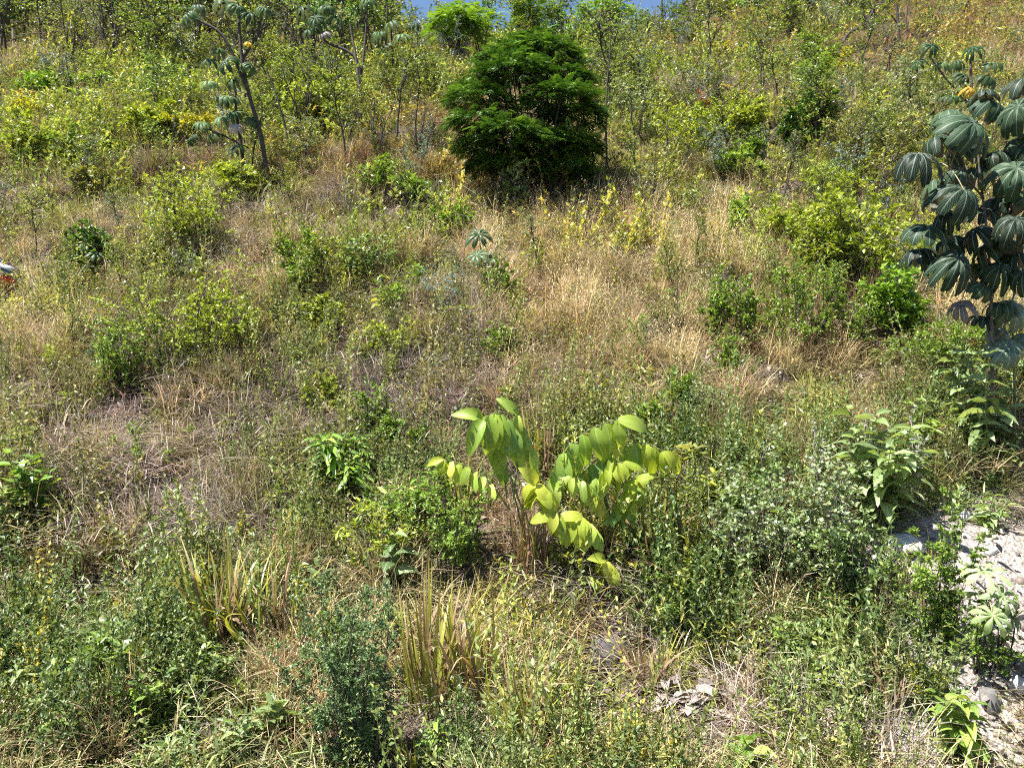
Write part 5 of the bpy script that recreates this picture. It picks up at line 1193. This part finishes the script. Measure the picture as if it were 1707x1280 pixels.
palmate('young_cecropia', 'young cecropia with pale green hand-shaped leaves below the large dark one', 'tree', (1690, 740),
        [[(1690, 740, 0), (1692, 640, 0), (1688, 545, 0)]],
        [(1687, 528, 50, -.15, 'pale'), (1680, 592, 48, -.25, 'pale'), (1712, 575, 44, -.1, 'pale'), (1665, 560, 36, .1, 'pale')], 1.0, 'stem_green', .012)
palmate('small_cecropia', 'slender cecropia with silvery drooping leaves and a long bare trunk, upper left', 'tree', (448, 315),
        [[(448, 315, 0), (437, 228, 0), (418, 170, 0), (404, 110, 0), (400, 60, 0), (396, 5, 0)], [(412, 150, 0), (376, 60, -.1), (345, 40, -.1), (318, 30, -.1)], [(404, 100, 0), (430, 60, .1), (437, 20, .1)]],
        [(376, 112, 27, -.2, 'far'), (350, 108, 22, 0, 'far'), (349, 146, 25, -.2, 'far'), (380, 170, 24, -.2, 'far'), (396, 20, 26, -.1, 'far'), (372, 14, 24, .1, 'far'), (416, 32, 26, 0, 'far'),
         (312, 34, 24, -.1, 'far'), (330, 18, 20, .1, 'far'), (416, 76, 11, -.2, 'yellow'), (418, 118, 22, 0, 'far'), (390, 142, 22, .1, 'far'), (440, 22, 22, 0, 'far'), (365, 92, 20, .1, 'far')], 1.3, 'bark_dark', .035)
palmate('small_cecropia', 'shorter cecropia with silvery leaves and whitish undersides left of the slender trunk', 'tree', (408, 298),
        [[(408, 298, 0), (402, 240, 0), (394, 190, 0), (392, 150, 0)], [(400, 240, 0), (350, 215, -.1), (330, 215, -.1)]],
        [(336, 214, 24, -.2, 'far'), (370, 206, 28, -.2, 'far'), (318, 236, 18, -.1, 'far'), (392, 196, 24, -.2, 'far'), (392, 216, 20, -.3, 'dead'), (424, 206, 22, -.2, 'far'), (393, 252, 22, -.3, 'far'), (378, 172, 22, 0, 'far'), (356, 232, 20, 0, 'far')], 1.3, 'bark_dark', .028)
palmate('small_cecropia', 'dark forked cecropia with white-backed leaves at the top, left of centre', 'tree', (600, 215),
        [[(600, 215, 0), (603, 150, 0), (598, 100, 0), (575, 82, 0), (545, 74, 0), (528, 50, 0)], [(602, 130, 0), (610, 60, .1), (612, 8, .1)]],
        [(527, 40, 26, -.2, 'far'), (545, 20, 24, 0, 'far'), (515, 58, 22, -.1, 'far'), (540, 62, 20, -.2, 'dead'), (560, 36, 22, .1, 'far'), (612, 8, 22, 0, 'far'), (508, 22, 22, .1, 'far')], 1.3, 'bark_dark', .035)
palmate('small_cecropia', 'pale-leaved cecropia behind the saplings between the forked one and the dense tree', 'tree', (655, 150),
        [[(655, 150, 0), (655, 90, 0), (652, 50, 0)]], [(652, 46, 20, 0, 'far'), (632, 62, 20, -.1, 'far'), (672, 66, 20, -.1, 'far'), (690, 46, 18, 0, 'far'), (642, 84, 18, -.1, 'far'), (700, 100, 18, -.2, 'far')], 1.3, 'bark_dark', .03)
palmate('small_cecropia', 'silvery cecropia with one orange-yellow dead leaf, above the large cecropia', 'tree', (1622, 260),
        [[(1622, 260, 0), (1622, 180, 0), (1618, 120, 0), (1618, 96, 0)], [(1620, 180, 0), (1575, 130, 0), (1553, 98, 0)]],
        [(1552, 84, 20, -.1, 'far'), (1621, 90, 24, -.1, 'far'), (1654, 114, 22, -.1, 'far'), (1607, 136, 24, -.2, 'far'), (1648, 138, 24, -.2, 'far'), (1594, 110, 20, 0, 'far'), (1617, 156, 22, -.3, 'yellow'),
         (1587, 168, 20, -.2, 'far'), (1636, 172, 20, -.2, 'far'), (1530, 110, 18, 0, 'far'), (1570, 112, 18, 0, 'far')], 1.3, 'bark', .025)
palmate('palmate_seedling', 'blue-green palmate seedling below the left foot of the dense dark tree', 'plant', (802, 485),
        [[(802, 485, 0), (803, 430, 0), (800, 405, 0)]], [(798, 402, 32, -.1, 'blue'), (795, 435, 28, -.2, 'blue'), (820, 440, 26, -.1, 'blue'), (812, 462, 22, -.15, 'blue')], .9, 'stem_green', .01)
palmate('palmate_seedling', 'small palmate seedling in the dark green clump near the left edge', 'plant', (150, 465),
        [[(150, 465, 0), (150, 420, 0)]], [(146, 414, 22, -.1, 'blue'), (160, 430, 20, -.2, 'blue')], .9, 'stem_green', .01)
palmate('palmate_seedling', 'yellowish palmate seedling at the left edge of the right-hand bushes', 'plant', (1150, 350),
        [[(1150, 350, 0), (1150, 330, 0)]], [(1150, 326, 20, 0, 'cassava')], 1, 'stem_green', .01)
palmate('cassava_plant', 'cassava-like plant with long-fingered pale leaves in front of the gravel at right', 'plant', (1655, 1110),
        [[(1655, 1110, 0), (1650, 1040, 0), (1642, 980, 0)]], [(1642, 966, 46, -.1, 'cassava'), (1672, 1006, 40, -.15, 'cassava'), (1655, 1040, 42, -.25, 'cassava'), (1688, 1040, 36, -.1, 'cassava'), (1630, 1000, 30, .05, 'cassava')], .7, 'stem_green', .006)

# --- bare trunks at the top
def bare_tree(label, base, lines, r=.03, mat='bark_dark'):
    p0 = at(*base); y0 = p0[1]
    o = thing('bare_tree', p0, label, 'tree')
    for i, st in enumerate(lines):
        P = np.array([onray(a, b, y0 + .15 * i) - p0 for a, b in st])
        P = np.stack([np.interp(np.linspace(0, len(P) - 1, 4 * len(P)), np.arange(len(P)), P[:, j]) for j in range(3)], 1)
        P[1:-1] += rng.normal(0, .012, (len(P) - 2, 3))
        for _ in range(2): P[1:-1] = (P[:-2] + 2 * P[1:-1] + P[2:]) / 4
        k = 1 if i == 0 else .55
        link('trunk' if i == 0 else 'branch', Geo().add(*tubes(P, r * k, r * k * .5, 6)).mesh('trunk', M[mat], True), o)
bare_tree('dark bare tree bent over like a hook at the upper right', (1397, 98), [[(1397, 98), (1402, 76), (1416, 54), (1439, 44), (1452, 30), (1458, 8)], [(1439, 44), (1448, 48), (1457, 56)], [(1446, 36), (1438, 20), (1444, 4)], [(1439, 44), (1455, 12), (1475, 2)]], .05)
bare_tree('pair of dark forked trunks right of the hooked bare tree', (1500, 95), [[(1500, 95), (1499, 60), (1496, 30), (1494, 5)], [(1511, 95), (1513, 60), (1510, 30), (1515, 5)], [(1513, 72), (1540, 60), (1562, 48)], [(1512, 50), (1535, 70), (1552, 66)], [(1497, 40), (1480, 20), (1476, 10)]], .045)
bare_tree('short dark leaning trunk at the top right corner', (1599, 36), [[(1599, 36), (1606, 18), (1614, 2)], [(1604, 24), (1595, 12)]], .06)
bare_tree('straight dark pole-like trunk against the sky right of the centre', (1105, 50), [[(1105, 50), (1104, 25), (1103, -6)], [(1104, 30), (1112, 18)], [(1104, 20), (1096, 10)]], .05)
bare_tree('thin dark sapling leaning left in the rust grass, upper left of centre', (485, 275), [[(485, 275), (476, 220), (462, 160), (444, 115)], [(470, 190), (484, 200)], [(462, 160), (455, 190)]], .02)
bare_tree('pale grey trunk standing left of the dense dark tree', (604, 230), [[(604, 230), (600, 160), (592, 90), (584, 40)], [(600, 150), (620, 180), (655, 245)]], .03, 'bark')
bare_tree('thin dark upright stem in straw grass left of the packed-stem bush', (1130, 590), [[(1130, 590), (1128, 520), (1128, 440)], [(1128, 500), (1120, 485)]], .008)
bare_tree('thin pole-like sapling trunk just right of the dense dark tree', (1012, 310), [[(1012, 310), (1010, 230), (1012, 150), (1018, 60)], [(1011, 180), (1024, 150)], [(1011, 220), (998, 200)]], .018)
bare_tree('dark forked sapling trunk in front of the cecropia crown gap', (1528, 260), [[(1528, 260), (1530, 230), (1545, 200), (1562, 180)], [(1530, 235), (1520, 205), (1516, 180)]], .02)
bare_tree('dark slanting twig standing on the left slope by the rounded bush', (275, 372), [[(275, 372), (262, 345), (250, 320)], [(262, 345), (258, 325)]], .014)
bare_tree('spreading leafless shrub fanning dark stems at the top left', (215, 122), [[(215, 122), (190, 90), (160, 50)], [(213, 122), (200, 80), (192, 40)], [(218, 122), (222, 80), (215, 30)], [(222, 122), (240, 90), (250, 40)], [(224, 122), (262, 100), (300, 70)], [(212, 122), (170, 100), (130, 80)]], .03)

# --- fence post, stones, litter, cloth
p = at(24, 97); sc = p[1] / F_PX
o = thing('fence_post', p, 'thin pale wooden fence post at the top left corner', 'fence post')
P = np.array([[0, 0, -.1], [.01, 0, 22 * sc], [0, 0, 46 * sc]])
link('post', Geo().add(*tubes(P, .045, .04, 8)).mesh('post', M['bark_pale'], True), o)
for i, z in enumerate((14, 26, 40)):
    t = np.linspace(0, 1, 9)[:, None]
    Q = np.array([-2.2, .3, z * sc + .02]) * (1 - t) + np.array([2.0, -.2, z * sc]) * t - [0, 0, .12] * (t - t * t)
    link('wire', Geo().add(*tubes(Q, .006, .006, 4)).mesh('wire', M['bark_pale'], True), o)
M['rock_dark'] = barkmat('rock_dark', (.07, .065, .065), (.17, .16, .155), 14)
M['rock_pale'] = barkmat('rock_pale', (.40, .36, .33), (.70, .67, .64), 18)
def rock(px, py, wp, hp, label, mat='rock_pale', flat=.6, group=None, name='rock', dp=1.0):
    p = at(px, py); sc = p[1] / F_PX; n1, n2 = 12, 8
    u, v = np.meshgrid(np.linspace(0, 2 * np.pi, n1, endpoint=False), np.linspace(0, np.pi, n2))
    D = np.stack([np.cos(u) * np.sin(v), np.sin(u) * np.sin(v), np.cos(v)], -1).reshape(-1, 3)
    R = np.random.default_rng(int(px * 7 + py))
    K = unit(R.normal(size=(9, 3))); off = R.uniform(.55, .95, 9)
    r = np.min(np.where(D @ K.T > .05, off / np.maximum(D @ K.T, .05), 1.15), axis=1)
    V = D * np.minimum(r, 1.1)[:, None] * np.array([wp * sc / 2, wp * sc / 2 * dp, hp * sc / 2])
    i = np.arange(n2 - 1)[:, None] * n1; j = np.arange(n1)[None]; j2 = (j + 1) % n1
    Fc = np.stack([i + j, i + n1 + j, i + n1 + j2, i + j2], -1).reshape(-1, 4)
    me = mesh(name, V, [Fc], None, False, [M[mat]])
    o = link(name, me, None, p + [0, 0, hp * sc * .12], R.uniform(0, 3)); tag(o, label, 'rock', group)
    return o
rk = rock(1005, 1130, 95, 120, 'dark grey rock slab showing in the hollow at the bottom centre', 'rock_dark', dp=.7); rk.rotation_euler = (.35, 0, .2)
rock(960, 1085, 34, 26, 'small dark stone at the upper left of the rock slab', 'rock_dark')
rock(975, 1150, 40, 40, 'dark stone under the lower left of the rock slab', 'rock_dark')
rock(1595, 862, 46, 26, 'white angular stone at the top of the gravel bank', 'rock_pale')
rock(1505, 915, 70, 34, 'bright white stone among leaves left of the gravel bank', 'rock_pale')
rock(1475, 945, 46, 30, 'pale brownish stone under the bright white stone', 'rock_pale')
rock(1650, 925, 30, 18, 'small white stone lying on the gravel bank', 'rock_pale')
rock(1520, 1040, 44, 30, 'pale stone half hidden under the dark upright bush', 'rock_pale')
rock(1445, 1130, 30, 22, 'small pale stone at the foot of the leafy grass mound', 'rock_pale')
rock(1400, 1180, 24, 18, 'small grey stone in the leafy grass at lower right', 'rock_pale')
rock(1650, 1185, 40, 60, 'dark grey stone standing behind the glossy bottom right plant', 'rock_dark')
rock(1695, 1150, 50, 40, 'grey-brown stone cut by the right edge near the bottom', 'rock_pale')
def dry_leaf(px, py, Lpx, label, col, group=None, n=1, spread=0, seed=1):
    R = random.Random(seed)
    for i in range(n):
        p = at(px + R.gauss(0, spread), py + R.gauss(0, spread * .5)); sc = p[1] / F_PX
        e = bpy.data.objects.new('dry_leaf', leaf_mesh('ovateb', col, R.randrange(5))); COL.objects.link(e)
        L = Lpx * sc * R.uniform(.7, 1.2)
        e.matrix_world = Matrix.Translation(Vector(p) + Vector((0, 0, .04 + .06 * R.random()))) @ Euler((R.uniform(-.3, .6), R.uniform(-.5, .5), R.uniform(0, 6.28))).to_matrix().to_4x4() @ Matrix.Diagonal((L * .5, L, L, 1))
        tag(e, label, 'dead leaf', group)
M['dead_leaf'] = leafmat('dead_leaf', (.15, .125, .11), (.27, .235, .21), (.40, .36, .33), .6, .15, .3, vein=.3, ribs=9., tint='piece')
M['cream_leaf'] = leafmat('cream_leaf', (.55, .46, .30), (.62, .54, .36), (.68, .6, .42), .6, .2, .3, vein=.3, ribs=9., tint='piece')
dry_leaf(1160, 1185, 46, 'curled grey dead leaf in the pile at the bottom right of centre', 'dead_leaf', 'grey dead leaves in the pile', 40, 26, 3)
dry_leaf(1560, 1190, 26, 'grey dead leaf lying on the gravel at lower right', 'dead_leaf', 'dead leaves on the gravel', 16, 45, 5)
dry_leaf(990, 1180, 30, 'grey dead leaf lying round the dark rock slab', 'dead_leaf', 'dead leaves round the rock', 14, 30, 9)
dry_leaf(1010, 905, 34, 'dry leaf caught at the foot of the pinnate plant', 'dead_leaf', 'dry leaves at the pinnate plant', 10, 30, 6)
dry_leaf(48, 1243, 36, 'single cream-coloured fallen leaf at the bottom left corner', 'cream_leaf')
dry_leaf(385, 1092, 60, 'long pale dry leaf lying in front of the left reeds', 'cream_leaf')
dry_leaf(1270, 1200, 50, 'yellowish dying leaf below the pale seedy bush', 'cream_leaf')
def herb(px, py, hp, wp, label, mat, cat='flower', nst=9, stem='stem_green', leaf=.012):
    s, f = None, None
    p = at(px, py); sc = p[1] / F_PX
    o = thing('flowering_herb', p, label, cat)
    s, f = shrub_meshes(hp * sc, wp * sc, leaf=leaf, ratio=.5, nst=nst, nb=9, nt=3, nl=7, mat=mat, bark=stem, tilt=.3, t0=.55, bl=.28, base_r=.01, tip=.4)
    a = link('stem', s, o); a['kind'] = 'stuff'; b = link('flower_head', f, o); b['kind'] = 'stuff'
herb(1541, 1178, 74, 62, 'round yellow-green tufted herb at lower right on the pale ground', 'leaf_ye', 'plant', 14)
herb(402, 935, 78, 34, 'yellow flowering sprig above the left reeds', 'leaf_ye', nst=5)
herb(300, 990, 60, 40, 'yellow drooping flower spray left of the upright reeds', 'leaf_ye', nst=4)
herb(1480, 20 + 860, 40, 20, 'tiny yellow-green flower sprig in the pale leafy plant', 'leaf_yg', nst=3)
herb(712, 668, 26, 14, 'tiny red flower in the grey dead grass left of centre', 'leaf_red', nst=2)
def wispy(px, py, hp, wp, label, leaf=.03):
    p = at(px, py); sc = p[1] / F_PX
    o = thing('white_spray', p, label, 'plant')
    s, f = shrub_meshes(hp * sc, wp * sc, leaf=leaf, ratio=.55, nst=4, nb=9, nt=2, nl=6, mat='leaf_white', bark='bark_pale', tilt=.12, t0=.3, bl=.16, base_r=.02)
    a = link('stem', s, o); a['kind'] = 'stuff'; b = link('foliage', f, o); b['kind'] = 'stuff'
M['leaf_white'] = leafmat('leaf_woolly', (.30, .33, .28), (.48, .50, .45), (.65, .66, .6), .6, .25, .3)
wispy(1365, 860, 150, 34, 'upright stem with whitish woolly leaves inside the grey-green bush', .02)
wispy(1450, 860, 170, 30, 'tall whitish woolly stem rising in the pale broad-leaved plant', .02)
wispy(1520, 850, 160, 30, 'whitish woolly stem on the right of the pale broad-leaved plant', .02)
wispy(1395, 930, 110, 40, 'short whitish stem below the pale broad-leaved plant', .02)

M['cloth'] = None
def cloth():
    m, t, b = nodes_mat('striped_cloth')
    tc = t.nodes.new('ShaderNodeTexCoord'); sp = t.nodes.new('ShaderNodeSeparateXYZ'); t.links.new(tc.outputs['Object'], sp.inputs[0])
    v = math_(t, 'ADD', math_(t, 'MULTIPLY', sp.outputs[2], 1.0), math_(t, 'MULTIPLY', sp.outputs[0], .75))
    rp = t.nodes.new('ShaderNodeValToRGB'); rp.color_ramp.interpolation = 'CONSTANT'; e = rp.color_ramp.elements
    mr = t.nodes.new('ShaderNodeMapRange'); mr.inputs[1].default_value = -.20; mr.inputs[2].default_value = .32; t.links.new(v, mr.inputs[0]); t.links.new(mr.outputs[0], rp.inputs[0])
    e[0].position = 0; e[0].color = (.42, .38, .37, 1); e[1].position = .16; e[1].color = (.62, .045, .02, 1)
    for p_, c in ((.52, (.62, .62, .64)), (.58, (.05, .09, .16)), (.66, (.62, .62, .64)), (.74, (.45, .05, .05)), (.95, (.55, .55, .57))):
        x = e.new(p_); x.color = (*c, 1)
    t.links.new(rp.outputs[0], b.inputs['Base Color']); b.inputs['Roughness'].default_value = .8
    n1, n2 = 36, 22
    u, w = np.meshgrid(np.linspace(0, 2 * np.pi, n1, endpoint=False), np.linspace(0, np.pi, n2))
    D = np.stack([np.cos(u) * np.sin(w), np.sin(u) * np.sin(w), np.cos(w)], -1)
    f = 1 + .22 * vnoise(u * 1.9, w * 2.5) + .10 * np.sin(3 * u + 2 * w) + .06 * vnoise(u * 6, w * 7)
    V = (D * f[..., None] * np.array([.19, .13, .19])).reshape(-1, 3)
    V[:, 0] += -.95 * V[:, 2] * (V[:, 2] > 0) + .03 * np.sign(np.sin(V[:, 2] * 60)); V[:, 2] *= 1.1
    i = np.arange(n2 - 1)[:, None] * n1; j = np.arange(n1)[None]; j2 = (j + 1) % n1
    Fc = np.stack([i + j, i + n1 + j, i + n1 + j2, i + j2], -1).reshape(-1, 4)
    p = at(0, 490); q = onray(-8, 453, p[1] - .1)
    o = link('cloth_bundle', mesh('cloth_bundle', V, [Fc], None, True, [m]), None, q)
    tag(o, 'red, white and dark striped cloth bundle cut by the left edge of the slope', 'cloth')
    s = shrub_meshes(.38, .5, leaf=.05, nst=6, nb=7, nt=3, nl=6, mat='leaf_ol')
    shrub(-2, 500, 40, 60, 'low dark bush holding up the striped cloth at the left edge', meshes=s, name='shrub')
cloth()

# --- loose cover: stones on the bare ground, dead leaves
def stone_mesh(seed):
    R = np.random.default_rng(seed); V = np.array([[x, y, z] for x in (-1, 1) for y in (-1, 1) for z in (-1, 1)], float) * R.uniform(.5, 1, (8, 3)) * [1, .8, .5]
    return mesh('stone_source', V, [np.array([[0, 1, 3, 2], [4, 6, 7, 5], [0, 4, 5, 1], [2, 3, 7, 6], [0, 2, 6, 4], [1, 5, 7, 3]])], {'lf': np.tile([R.random(), 0, 0, 1], (8, 1))}, False, [M['grass_i']])
def cover_stones(N=26000):
    P, px, py, dep = field(N, 2.6, 12, 1.0)
    w = zones(px, py); k = pick(w)
    keep = (k == 6) | (rng.random(N) < .05)
    P, dep = P[keep], dep[keep]; n = len(P)
    s = (.003 + .035 * rng.random(n) ** 5.0)
    c = np.array([.34, .295, .25]) * rng.uniform(.4, 1.3, (n, 1)) * rng.uniform(.95, 1.05, (n, 3))
    scatter('gravel', [stone_mesh(i) for i in range(5)], P, rng.integers(0, 5, n), rng.uniform(0, 6, (n, 3)), np.stack([s, s, s], -1), np.concatenate([c, np.ones((n, 1))], 1), 'pale gravel and stone chips on the bare bank at the lower right', 'gravel')
cover_stones()
def cover_litter(N=5000):
    P, px, py, dep = field(N, 2.6, 12, 1.0)
    n = len(P); g = [Geo().add(*leaves(np.zeros((1, 3)), np.array([[1., 0, .2]]), .07, .03, 'lanceb')).mesh('litter_source', M['grass_i']) for _ in range(3)]
    s = rng.uniform(.5, 1.4, n); c = np.array([.42, .36, .31]) * rng.uniform(.5, 1.4, (n, 1))
    P = P + [0, 0, .02]
    scatter('leaf_litter', g, P, rng.integers(0, 3, n), spin(n, .5), np.stack([s, s, s], -1), np.concatenate([c, np.ones((n, 1))], 1), 'grey and tan dead leaves littering the ground between the plants', 'leaf litter')
cover_litter()
name_fillers()
def report():
    dg = bpy.context.evaluated_depsgraph_get(); tot = {}
    for o in S.objects:
        if o.type == 'MESH':
            me = o.evaluated_get(dg).data
            n = sum(len(p.vertices) - 2 for p in me.polygons) if len(me.polygons) < 1000 else int(len(me.loops) - 2 * len(me.polygons))
            tot[o.name.split('.')[0]] = tot.get(o.name.split('.')[0], 0) + n
    print('TRIS', sum(tot.values()), sorted(tot.items(), key=lambda t: -t[1])[:8])
